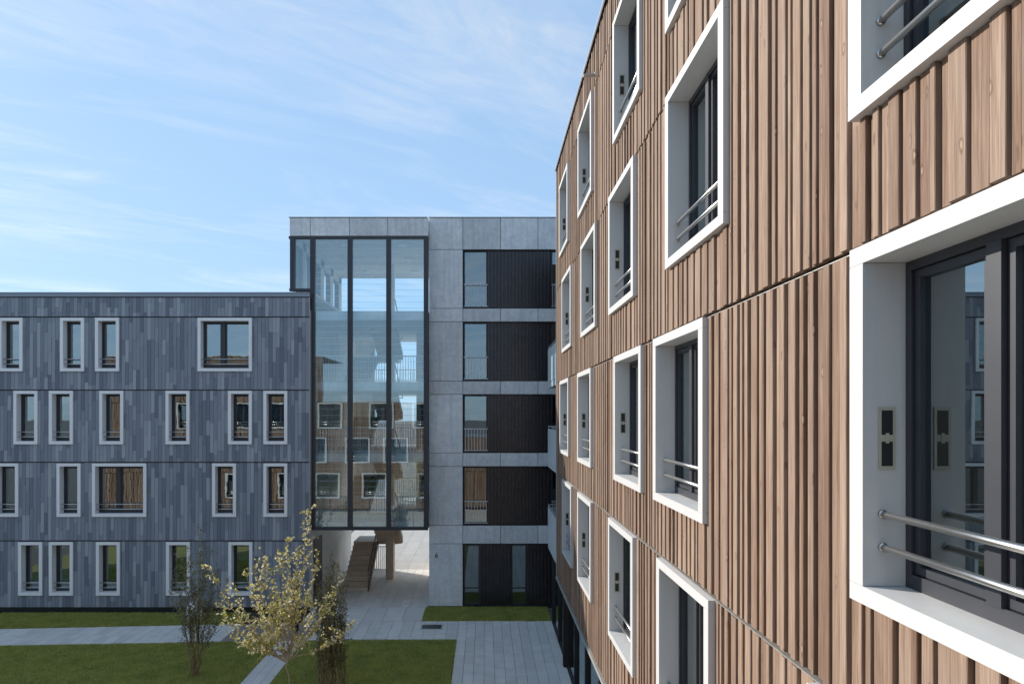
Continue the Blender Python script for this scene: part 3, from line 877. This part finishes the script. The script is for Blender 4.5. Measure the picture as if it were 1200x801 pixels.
cb('roof_edge', FLASH, [(px1 - 0.02, XR, YC - 0.02, YC + 0.3, zc(255.0) + 0.002, zc(254.2))])
def corr(x0, x1, y, z0, z1, pitch=0.15, dep=0.055):
    n = max(1, round((x1 - x0) / pitch)); p = (x1 - x0) / n
    prof = []
    for i in range(n):
        a = x0 + i * p
        prof += [(a, y), (a + p * 0.52, y), (a + p * 0.60, y + dep), (a + p * 0.92, y + dep)]
    prof.append((x1, y))
    q = MB(); n = len(prof)
    P = [(a, b, z0) for a, b in prof] + [(a, b, z1) for a, b in prof]
    q.poly([CLc(t_) for t_ in P], [(i, i + 1, n + i + 1, n + i) for i in range(n - 1)])
    return q.build('ribbed_panel', CORR, conc)
def bars(x0, x1, y, z0, z1, n, r=0.011, rail=0.016):
    q = MB()
    q.box(x0, x1, y - rail, y + rail, z1 - 2 * rail, z1); q.box(x0, x1, y - rail, y + rail, z0, z0 + 1.6 * rail)
    for i in range(n):
        x = x0 + (x1 - x0) * (i + 0.5) / n
        q.box(x - r, x + r, y - r, y + r, z0 + 1.6 * rail, z1 - 2 * rail)
    q.v = [CLc(p) for p in q.v]
    return q
def bay_window(a, b, z0, z1, rail=True, transom=None):
    fw = 0.055; y0, y1 = YC + 0.13, YC + 0.20
    boxes = [(a, b, y0, y1, z0, z0 + fw), (a, b, y0, y1, z1 - fw, z1), (a, a + fw, y0, y1, z0 + fw, z1 - fw), (b - fw, b, y0, y1, z0 + fw, z1 - fw)]
    if transom: boxes.append((a + fw, b - fw, y0 + 0.01, y1, transom, transom + 0.05))
    w_ = cb('window', DARK, boxes)
    q = MB(); q.poly([CLc(p) for p in [(a + fw, y0 + 0.03, z0 + fw), (b - fw, y0 + 0.03, z0 + fw), (b - fw, y0 + 0.03, z1 - fw), (a + fw, y0 + 0.03, z1 - fw)]], [(0, 1, 2, 3)])
    q.build('pane', GLASSB, w_)
    if rail:
        bars(a + 0.01, b + 0.02, YC + 0.075, z0 + 0.06, z0 + 1.0, 8, 0.010, 0.018).build('window_railing', RAILM, w_)
    return w_
for (t0, b0) in ((292.4, 361.2), (376.8, 446.3), (461.9, 530.3), (546.2, 615.3)):
    z0, z1 = zc(b0) + 0.02, zc(t0) - 0.02
    bay_window(xc_(543.2), xc_(571.2), z0, z1)
    corr(xc_(571.5), xc_(645.6), YC + 0.09, z0, z1)
    bay_window(xc_(646.2), xc_(668), z0, z1)
    corr(xc_(668.5), xc_(715), YC + 0.09, z0, z1)
    cb('bay_reveal', BLACK, [(px2 - 0.005, XR - 0.22, YC + 0.02, YC + 0.19, z1 + 0.001, z1 + 0.018), (px2 - 0.005, XR - 0.22, YC + 0.02, YC + 0.19, z0 - 0.018, z0 - 0.001)])
z0, z1 = 0.06, zc(636.7) - 0.02
for (a, b) in ((543.2, 562.3), (599.2, 617.3)): bay_window(xc_(a), xc_(b), z0, z1, False, zc(690))
for (a, b) in ((562.5, 599.0), (617.5, 655.0), (655.0, 715)): corr(xc_(a), xc_(b), YC + 0.06, z0, z1)
cb('plinth', BLACK, [(px2, XR - 0.22, YC + 0.04, YC + 0.3, -0.05, 0.058)])
# house number
cu = bpy.data.curves.new('house_number', 'FONT'); cu.body = '6'; cu.size = 0.30; cu.extrude = 0.006; cu.align_x = 'CENTER'
to = bpy.data.objects.new('house_number_text', cu); COL.objects.link(to)
bpy.context.view_layer.update()
me = bpy.data.meshes.new_from_object(to.evaluated_get(bpy.context.evaluated_depsgraph_get()))
bpy.data.objects.remove(to); me.materials.clear(); me.materials.append(BLACK)
me.transform(Matrix.Rotation(R(90), 4, 'X'))
place('house_number', me, conc, CLc((xc_(511.5), YC - 0.008, zc(653.0))))

# stair tower
zT, zF0 = zb_(255.0), zb_(276.5)
XL = xb_(339.0); XRt = xb_(501.5)
FX = [339.0, 363.7, 409.4, 454.4, 502.0]
for i in range(4): panel(xb_(FX[i]), xb_(FX[i + 1]), YB, zF0, zT)
cb('tower_roof', CONC_IN, [(XL + 0.02, px1 - 0.04, YB + 0.121, YE, zF0 + 0.25, zT - 0.03)])
cb('roof_edge', FLASH, [(XL - 0.02, px1 - 0.022, YB - 0.02, YB + 0.3, zT + 0.002, zT + 0.03)])
# ceiling planks
n = 14; dy = (YE - YB - 0.15) / n
for i in range(n):
    a = YB + 0.14 + i * dy
    cb('ceiling_plank', CONC_IN, [(XL + 0.03, px1 - 0.01, a + 0.006, a + dy - 0.006, zF0 + 0.05, zF0 + 0.24)])
for X in (-6.0, -3.55):
    for Y in (29.4, 32.2, 35.0):
        q = MB(); q.tube([CLc((X, Y, zF0 + 0.05)), CLc((X, Y, zF0 - 0.03))], [0.24, 0.22], 20); q.build('ceiling_light', LAMPM, conc)
cb('fascia_return', CONC, [(px1 - 0.035, px1 + 0.005, YB + 0.125, YC + 0.118, zF0 + 0.26, zT - 0.012)])
# dark glazing frame
zG0 = zb_(621.0)
xm = [366.0, 409.9, 455.2, 499.2]
cb('head_bar', DARK, [(XL - 0.03, XRt, YB + 0.01, YB + 0.2, zF0 - 0.10, zF0 - 0.004)])
cb('sill_bar', DARK, [(xb_(364.0), XRt, YB + 0.01, YB + 0.2, zG0, zG0 + 0.13)])
hm = 0.095
for x in xm:
    c = xb_(x); cb('mullion', DARK, [(c - hm, c + hm, YB + 0.0, YB + 0.22, zG0 + 0.131, zF0 - 0.101)])
zLr = zb_(340.6)
c = xb_(342.4); cb('mullion', DARK, [(c - hm, c + hm, YB + 0.0, YB + 0.22, zLr + 0.10, zF0 - 0.101)])
cb('sill_bar', DARK, [(XL - 0.01, xb_(363.2), YB + 0.01, YB + 0.2, zLr, zLr + 0.098)])
def tpane(a, b, z0, z1):
    q = MB(); y = YB + 0.09
    q.poly([CLc(p) for p in [(a, y, z0), (b, y, z0), (b, y, z1), (a, y, z1)]], [(0, 1, 2, 3)]); q.build('glass_pane', GLASSB, conc)
floors = [CAMZ + 4.30, CAMZ + 1.38, CAMZ - 1.58, CAMZ - 4.45]
xs_ = [xb_(x) for x in xm]
for i in range(3):
    zcut = [zG0 + 0.131] + [f_ for f_ in floors[::-1][1:]] + [zF0 - 0.101]
    for k in range(len(zcut) - 1): tpane(xs_[i] + hm, xs_[i + 1] - hm, zcut[k] + 0.003, zcut[k + 1] - 0.003)
tpane(xb_(342.4) + hm, xs_[0] - hm, zLr + 0.10, zF0 - 0.101)
# right return of the glass box
q = MB(); x = XRt - 0.05
q.poly([CLc(p) for p in [(x, YB + 0.22, zG0 + 0.1), (x, YC, zG0 + 0.1), (x, YC, zF0 - 0.1), (x, YB + 0.22, zF0 - 0.1)]], [(0, 1, 2, 3)]); q.build('glass_pane', GLASSB, conc)
# floor slabs
for i, zf in enumerate(floors):
    xl = XL + 0.25 if i == 0 else XSR + 0.03
    th = 0.36 if i < 3 else 0.26
    if i == 0:
        cb('floor_slab', CONC_IN, [(XSR + 0.03, px1 - 0.01, YB + 0.26, YE, zf - th, zf)])
        cb('floor_slab', CONC_IN, [(XL + 0.2, XSR + 0.02, YB + 0.26, YE, zLr - 0.10, zLr + 0.01)])
    elif i == 3:   # opening over the ground stair
        cb('floor_slab', CONC_IN, [(-4.3, px1 - 0.01, YB + 0.26, YE, zf - th, zf), (xl, -4.31, YB + 0.26, 30.2, zf - th, zf), (xl, -6.6, 30.21, YE, zf - th, zf)])
    else:
        cb('floor_slab', CONC_IN, [(xl, px1 - 0.01, YB + 0.26, YE, zf - th, zf)])
# columns
tops = [zF0 + 0.05] + [f_ - 0.36 for f_ in floors[:3]]
cols = [(-4.62, 33.7)]
for (X, Y) in cols:
    for i, zf in enumerate(floors):
        cb('column', CONC_IN, [(X - 0.17, X + 0.17, Y - 0.17, Y + 0.17, zf, tops[i] - 0.001)])
    cb('column', CONC_IN, [(X - 0.17, X + 0.17, Y - 0.17, Y + 0.17, 0.0, floors[3] - 0.261)])
# left wall of the top storey with tall openings
zt0, zt1 = zLr + 0.012, zF0 + 0.048
piers = [(29.1, 29.6), (30.6, 31.1), (32.3, 32.9), (34.3, 34.9), (36.3, YE)]
lw = cb('tower_wall', CONC_IN, [(XL + 0.03, XL + 0.28, a, b, zt0, zt1) for a, b in piers] + [(XL + 0.03, XL + 0.28, YB + 0.24, YE - 0.01, zt1 - 0.35, zt1 - 0.002)])
ys2 = [YB + 0.24] + [v for p in piers for v in p]
for i in range(0, len(ys2) - 1, 2):
    a, b = ys2[i], ys2[i + 1]
    if b - a < 0.3: continue
    w_ = cb('side_window', DARK, [(XL + 0.05, XL + 0.24, a + 0.002, a + 0.08, zt0, zt1 - 0.36), (XL + 0.05, XL + 0.24, b - 0.08, b - 0.002, zt0, zt1 - 0.36), (XL + 0.05, XL + 0.24, a + 0.082, b - 0.082, zt1 - 0.45, zt1 - 0.36)])
    q = MB(); x = XL + 0.14
    q.poly([CLc(p) for p in [(x, a + 0.08, zt0), (x, b - 0.08, zt0), (x, b - 0.08, zt1 - 0.45), (x, a + 0.08, zt1 - 0.45)]], [(0, 1, 2, 3)]); q.build('pane', GLASSC, w_)
# railings: back edge of every storey, and guard behind the glass
for i, zf in enumerate(floors):
    xl = XL + 0.3 if i == 0 else XSR + 0.05
    bars(xl, px1 - 0.02, YE - 0.06, zf + 0.03, zf + 1.08, int((px1 - xl) / 0.115), 0.011, 0.020).build('railing', RAILM, conc)
    if i: bars(xl + 0.2, px1 - 0.02, YB + 0.36, zf + 0.03, zf + 1.08, int((px1 - xl) / 0.115), 0.011, 0.020).build('railing', RAILM, conc)
# partition walls at the back of the lower storeys
for i in (1, 2, 3):
    zf = floors[i]
    cb('back_wall', CONC_IN, [(XSR + 0.04, -5.9, YE - 0.35, YE - 0.15, zf, tops[i] - 0.002), (-3.3, px1 - 0.012, 33.0, 33.2, zf, tops[i] - 0.002)])
    q = cb('window', DARK, [(-3.1, -2.5, 32.95, 32.999, zf + 0.05, zf + 2.1)])
# horizontal safety wires just behind the glass
q = MB(); z = zG0 + 0.3
while z < zF0 - 0.2:
    q.box(xs_[0] + hm, xs_[3] - hm, YB + 0.13, YB + 0.136, z, z + 0.010); z += 0.245
q.v = [CLc(p) for p in q.v]
o = q.build('safety_wires', WIRE, conc); o['kind'] = 'stuff'
# stair flights: straight flights rising away from the viewer with a return flight
def flight(x0, x1, ya, z0, n, rise, run, dirn):
    q = MB()
    for i in range(n):
        y = ya + dirn * run * i; a, b = sorted((y, y + dirn * run))
        zt_ = z0 + rise * (i + 1)
        q.box(x0, x1, a, b, zt_ - rise - 0.10, zt_ - 0.03)
        e = y - dirn * 0.02; a2, b2 = sorted((e, y + dirn * run))
        q.box(x0 - 0.01, x1 + 0.01, a2, b2, zt_ - 0.029, zt_)
    q.v = [CLc(p) for p in q.v]
    return q.build('stair_flight', STAIR, conc)
levels = [0.0] + floors[::-1]
for i in range(4):
    za, zb2 = levels[i], levels[i + 1]
    n = 10; rise = (zb2 - za) / (2 * n)
    fl = flight(-6.45, -5.30, 31.0, za, n, rise, 0.29, 1)
    cb('stair_landing', CONC_IN, [(-6.45, -4.30, 33.92, 35.2, za + n * rise - 0.18, za + n * rise)])
    f2 = flight(-5.25, -4.10, 33.9, za + n * rise, n, rise, 0.29, -1)
    q = MB()
    def quad(x, y0, za_, y1, zb3, th=0.24):
        P = [(x - 0.02, y0, za_ - th), (x + 0.02, y0, za_ - th), (x + 0.02, y1, zb3 - th), (x - 0.02, y1, zb3 - th), (x - 0.02, y0, za_ + 0.1), (x + 0.02, y0, za_ + 0.1), (x + 0.02, y1, zb3 + 0.1), (x - 0.02, y1, zb3 + 0.1)]
        q.poly([CLc(p) for p in P], [(0, 3, 2, 1), (4, 5, 6, 7), (0, 1, 5, 4), (1, 2, 6, 5), (2, 3, 7, 6), (3, 0, 4, 7)])
    quad(-5.275, 30.9, za + 0.12, 33.9, za + n * rise + 0.05)
    quad(-4.08, 33.9, za + n * rise + 0.12, 31.0, zb2 + 0.05)
    q.build('stringer', BROWN, conc)
    q = MB()
    q.tube([CLc((-5.275, 30.9, za + 1.0)), CLc((-5.275, 33.95, za + n * rise + 0.95)), CLc((-4.08, 33.95, za + n * rise + 0.95)), CLc((-4.08, 31.0, zb2 + 0.95))], 0.025, 8)
    for k in range(8):
        y = 31.05 + k * 0.4; zz_ = za + (y - 30.9) / 3.0 * n * rise
        q.tube([CLc((-5.275, y, zz_ + 0.1)), CLc((-5.275, y, zz_ + 0.98))], 0.012, 6)
    q.build('stair_railing', BROWN, conc)
# brown steel post and fence at the far side of the passage
cb('post', STAIR, [(-4.82, -4.44, 33.2, 33.5, 0.0, floors[3] - 0.27)])
bars(-6.4, -4.85, 35.2, 0.04, 1.25, 16, 0.016, 0.022).build('railing', RAILM, conc)

# ------------------------------------------------------------------ drain grate in the pavement
gx0, gx1, gy0, gy1 = -2.42, -1.58, 25.45, 26.05
dg = thing('drain_grate', 'dark rectangular drain grate set into the grey pavement', 'drain', ((gx0 + gx1) / 2, (gy0 + gy1) / 2, 0.0))
def DL(q): q.v = [(p[0] - dg.location.x, p[1] - dg.location.y, p[2]) for p in q.v]; return q
q = MB(); q.box(gx0, gx1, gy0, gy0 + 0.05, 0.005, 0.026); q.box(gx0, gx1, gy1 - 0.05, gy1, 0.005, 0.026); q.box(gx0, gx0 + 0.05, gy0 + 0.051, gy1 - 0.051, 0.005, 0.026); q.box(gx1 - 0.05, gx1, gy0 + 0.051, gy1 - 0.051, 0.005, 0.026)
DL(q).build('frame', RAILM, dg)
q = MB(); q.box(gx0 + 0.051, gx1 - 0.051, gy0 + 0.051, gy1 - 0.051, 0.0165, 0.0185); DL(q).build('pit_shade', BLACK, dg)  # thin black plate, its colour stands in for the shade below the bars
for i in range(12):
    x = gx0 + 0.08 + i * (gx1 - gx0 - 0.16) / 11
    q = MB(); q.box(x - 0.012, x + 0.012, gy0 + 0.052, gy1 - 0.052, 0.0187, 0.0245); DL(q).build('bar', DARK, dg)

# ------------------------------------------------------------------ shrubs
def bez(p0, p1, p2, n):
    return [(1 - t) ** 2 * p0 + 2 * t * (1 - t) * p1 + t * t * p2 for t in [i / n for i in range(n + 1)]]
def leaf(mb, p, size, up=0.3):
    d = Vector((random.gauss(0, 1), random.gauss(0, 1), random.gauss(up, 0.8)))
    if d.length < 1e-3: d = Vector((1, 0, 0))
    d.normalize()
    s = d.cross(Vector((random.gauss(0, 1), random.gauss(0, 1), random.gauss(0, 1))))
    if s.length < 1e-3: return
    s.normalize(); n = d.cross(s)
    L = size * random.uniform(0.7, 1.25); W_ = L * 0.33
    a = p; m = p + d * L * 0.5; e = p + d * L - n * L * 0.15
    mb.poly([a, m + s * W_ + n * L * 0.08, e, m - s * W_ + n * L * 0.08], [(0, 1, 2), (0, 2, 3)])
def shrub(name, label, base, stems, leafmat, barkmat, lsize, per_m, twig, start, cat='shrub', r0=0.02, twl=(0.12, 0.4), kink=0.03):
    root = thing(name, label, cat, tuple(base))
    B = Vector(base)
    wood_ = MB(); lv = MB()
    for (p0, p1, p2, rr) in stems:
        pts = bez(Vector(p0) - B, Vector(p1) - B, Vector(p2) - B, 12)
        pts = [pts[0]] + [p + Vector((random.gauss(0, kink), random.gauss(0, kink), random.gauss(0, kink))) for p in pts[1:]]
        n = len(pts)
        wood_.tube(pts, [rr * (1 - 0.8 * i / (n - 1)) for i in range(n)], 5)
        Ls = sum((pts[i + 1] - pts[i]).length for i in range(n - 1))
        if rr > 0.035: continue
        nt_ = int(twig * Ls)
        for _ in range(nt_):
            t = start + (1 - start) * random.random() ** 0.8
            f_ = t * (n - 1); i = min(int(f_), n - 2); p = pts[i].lerp(pts[i + 1], f_ - i)
            d = (pts[i + 1] - pts[i]).normalized()
            s = Vector((random.gauss(0, 1), random.gauss(0, 1), random.gauss(0.35, 0.6))).normalized()
            L = random.uniform(*twl) * (1.15 - 0.6 * t)
            e = p + (d * 0.55 + s * 0.8).normalized() * L
            mid = p.lerp(e, 0.5) + Vector((0, 0, -0.02))
            wood_.tube([p, mid, e], [0.006, 0.004, 0.002], 3, cap=False)
            for _k in range(max(2, int(L * per_m))):
                u = random.uniform(0.15, 1.05)
                q = p.lerp(e, u) + Vector((random.gauss(0, 0.018), random.gauss(0, 0.018), random.gauss(0, 0.018)))
                leaf(lv, q, lsize)
        for _k in range(int(Ls * per_m * 0.7 * (1 - start))):
            t = start + (1 - start) * random.random()
            f_ = t * (n - 1); i = min(int(f_), n - 2); p = pts[i].lerp(pts[i + 1], f_ - i)
            leaf(lv, p + Vector((random.gauss(0, 0.02), random.gauss(0, 0.02), random.gauss(0, 0.02))), lsize)
    wood_.build('trunk', barkmat, root)
    lv.build('crown', leafmat, root)
    return root
def at(px, py, Y): return Vector((wx(px, Y), Y, wz(py, Y)))
# the sunlit yellow one
YY = 15.0
base = Vector((wx(338, YY), YY, 0.0)); fork = at(337, 766, YY)
stems = [(base, base.lerp(fork, 0.5) + Vector((0.05, 0, 0)), fork, 0.040)]
for (px, py) in [(362, 597), (350, 640), (330, 655), (307, 643), (246, 664), (289, 668), (373, 646), (398, 677), (254, 708), (264, 738),
                 (416, 724), (300, 700), (318, 668), (338, 632), (275, 690), (384, 700), (352, 672), (312, 725), (365, 720), (290, 742), (325, 700), (340, 690), (300, 668), (284, 752), (352, 745)]:
    Y = YY + random.uniform(-0.55, 0.55)
    tip = at(px, py, Y)
    st = base.lerp(fork, random.uniform(0.93, 1.0))
    mid = st.lerp(tip, 0.45) + Vector(((tip.x - st.x) * 0.22, random.uniform(-0.1, 0.1), -0.10 - 0.10 * abs(tip.x - st.x)))
    stems.append((st, mid, tip, random.uniform(0.015, 0.022)))
shrub('yellow_shrub', 'tall sunlit shrub with cream-yellow autumn leaves and arching pale stems', base, stems, LEAFY, BARKL, 0.070, 34, 8.5, 0.26, twl=(0.14, 0.42), kink=0.022)
# the dark airy one
YA = 21.0
base = Vector((wx(229, YA), YA, 0.0)); stems = []
for (px, py) in [(236, 622), (222, 632), (212, 648), (204, 665), (246, 645), (256, 660), (264, 680), (198, 690), (240, 660), (228, 655), (218, 672), (250, 690), (268, 702), (206, 706), (233, 682),
                 (243, 700), (215, 700), (258, 716), (226, 698), (236, 640), (252, 672), (210, 684)]:
    Y = YA + random.uniform(-0.6, 0.6); tip = at(px, py, Y)
    st = base + Vector((random.uniform(-0.12, 0.12), random.uniform(-0.12, 0.12), 0))
    mid = base.lerp(tip, 0.5); mid.x = base.x + (tip.x - base.x) * 0.42
    stems.append((st, mid, tip, random.uniform(0.010, 0.018)))
shrub('dark_shrub', 'airy dark shrub with bare twisted stems and sparse grey-green leaves', base, stems, LEAFD, BARK, 0.055, 30, 7.0, 0.36, twl=(0.18, 0.5), kink=0.035)
# the dense upright one beside the square lawn
YD = 19.9
base = Vector((wx(387, YD), YD, 0.0)); stems = []
for i in range(46):
    px = random.uniform(366, 414); py = 655 + abs(px - 388) * 1.5 + random.uniform(-14, 48)
    Y = YD + random.uniform(-0.55, 0.55); tip = at(px, py, Y)
    st = base + Vector((random.uniform(-0.42, 0.42), random.uniform(-0.3, 0.3), 0))
    mid = st.lerp(tip, 0.5) + Vector(((st.x - tip.x) * 0.2, 0, 0.1))
    stems.append((st, mid, tip, random.uniform(0.010, 0.020)))
shrub('dense_shrub', 'dense upright olive-green shrub with many brown stems beside the square lawn', base, stems, LEAFO, BARK, 0.050, 30, 8.0, 0.20, kink=0.03)

# ------------------------------------------------------------------ two people half hidden behind the shrubs
def person(label, loc, rz, shirt, trousers, hair, skin=(0.42, 0.27, 0.19)):
    J_ = {'pelvis': (0, 0, .95, .135, .10), 'belly': (0, 0, 1.10, .135, .10), 'chest': (0, 0, 1.30, .165, .11), 'neckb': (0, 0, 1.44, .075, .07), 'neck': (0, -.01, 1.52, .052, .055),
          'headb': (0, -.02, 1.58, .066, .078), 'head': (0, -.02, 1.66, .076, .095), 'crown': (0, -.01, 1.735, .055, .065)}
    E = [('pelvis', 'belly'), ('belly', 'chest'), ('chest', 'neckb'), ('neckb', 'neck'), ('neck', 'headb'), ('headb', 'head'), ('head', 'crown')]
    for s, n_ in ((-1, 'l'), (1, 'r')):
        fw = -0.07 * s
        J_.update({'hip' + n_: (.09 * s, 0, .90, .085, .09), 'knee' + n_: (.10 * s, fw * .6, .50, .056, .06), 'ank' + n_: (.10 * s, fw + .03, .09, .038, .045), 'toe' + n_: (.115 * s, fw - .13, .035, .042, .032),
                   'sho' + n_: (.185 * s, 0, 1.39, .06, .06), 'elb' + n_: (.235 * s, .02, 1.12, .042, .042), 'wri' + n_: (.22 * s, -.07, .88, .028, .028), 'hand' + n_: (.215 * s, -.09, .80, .032, .020)})
        E += [('pelvis', 'hip' + n_), ('hip' + n_, 'knee' + n_), ('knee' + n_, 'ank' + n_), ('ank' + n_, 'toe' + n_), ('chest', 'sho' + n_), ('sho' + n_, 'elb' + n_), ('elb' + n_, 'wri' + n_), ('wri' + n_, 'hand' + n_)]
        for k in range(4):
            J_['f%d%s' % (k, n_)] = (.215 * s, -.115 + .021 * k, .725 + .008 * abs(k - 1.5), .009, .009)
            E.append(('hand' + n_, 'f%d%s' % (k, n_)))
        J_['th' + n_] = (.19 * s, -.135, .785, .010, .010); E.append(('hand' + n_, 'th' + n_))
    names = list(J_); me = bpy.data.meshes.new('person')
    me.from_pydata([J_[k][:3] for k in names], [(names.index(a), names.index(b)) for a, b in E], [])
    tmp = bpy.data.objects.new('person_skeleton', me); COL.objects.link(tmp)
    sk = tmp.modifiers.new('skin', 'SKIN'); sk.use_smooth_shade = True
    for i, k in enumerate(names):
        d = me.skin_vertices[0].data[i]; d.radius = J_[k][3:5]; d.use_root = (k == 'pelvis')
    su = tmp.modifiers.new('sub', 'SUBSURF'); su.levels = 2; su.render_levels = 2
    bpy.context.view_layer.update()
    body = bpy.data.meshes.new_from_object(tmp.evaluated_get(bpy.context.evaluated_depsgraph_get()))
    bpy.data.objects.remove(tmp)
    ms = [plain('skin', skin, 0.55, 0, 0.06, 9), plain('shirt_cloth', shirt, 0.85, 0, 0.1, 9), plain('trouser_cloth', trousers, 0.85, 0, 0.15, 9), plain('shoe_leather', (0.02, 0.018, 0.016), 0.5, 0, 0.1, 9)]
    body.materials.clear()
    for m_ in ms: body.materials.append(m_)
    for p in body.polygons:
        c = p.center; z = c.z
        p.material_index = 3 if z < 0.085 else 2 if (z < 0.98 and abs(c.x) < 0.185) else 0 if (z > 1.49 or z < 0.90) else 1
        p.use_smooth = True
    # nose, brows and ears pressed out of the face
    for v in body.vertices:
        if v.co.z > 1.55 and v.co.y < -0.06:
            v.co.y -= 0.016 * math.exp(-((v.co.x / 0.013) ** 2 + ((v.co.z - 1.635) / 0.022) ** 2))
    root = place('person', body, None, loc, rz)
    tag(root, label, 'person')
    hb = bmesh.new(); bmesh.ops.create_uvsphere(hb, u_segments=16, v_segments=10, radius=1.0)
    for v in hb.verts:
        v.co = Vector((v.co.x * 0.088, v.co.y * 0.104 + 0.012, v.co.z * 0.098 + 1.685))
    bmesh.ops.delete(hb, geom=[v for v in hb.verts if v.co.z < 1.60 or (v.co.y < -0.035 and v.co.z < 1.715)], context='VERTS')
    hm_ = bpy.data.meshes.new('hair'); hb.to_mesh(hm_); hb.free(); hm_.materials.append(plain('hair', hair, 0.6, 0, 0.25, 60))
    for p in hm_.polygons: p.use_smooth = True
    place('hair', hm_, root)
    for s in (-1, 1):
        q = MB(); q.tube([(0.028 * s, -0.098, 1.667), (0.028 * s, -0.106, 1.667)], [0.010, 0.006], 8); q.build('eye', BLACK, root)
        q = MB(); q.tube([(0.080 * s, -0.005, 1.675), (0.090 * s, 0.010, 1.66), (0.082 * s, 0.0, 1.63)], [0.010, 0.014, 0.008], 6); q.build('ear', ms[0], root, smooth=True)
    q = MB(); q.box(-0.022, 0.022, -0.104, -0.094, 1.598, 1.606); q.build('mouth', plain('lips', (0.30, 0.13, 0.11), 0.5), root)
    return root
person('person in pale shirt and black trousers standing behind the airy dark shrub', (wx(228, 23.9), 23.9, 0.016), R(35), (0.72, 0.77, 0.82), (0.012, 0.012, 0.014), (0.09, 0.05, 0.03))
person('person in navy jacket standing on the path behind the yellow shrub', (wx(347, 25.0), 25.0, 0.016), R(-60), (0.015, 0.025, 0.085), (0.018, 0.018, 0.022), (0.02, 0.015, 0.012))
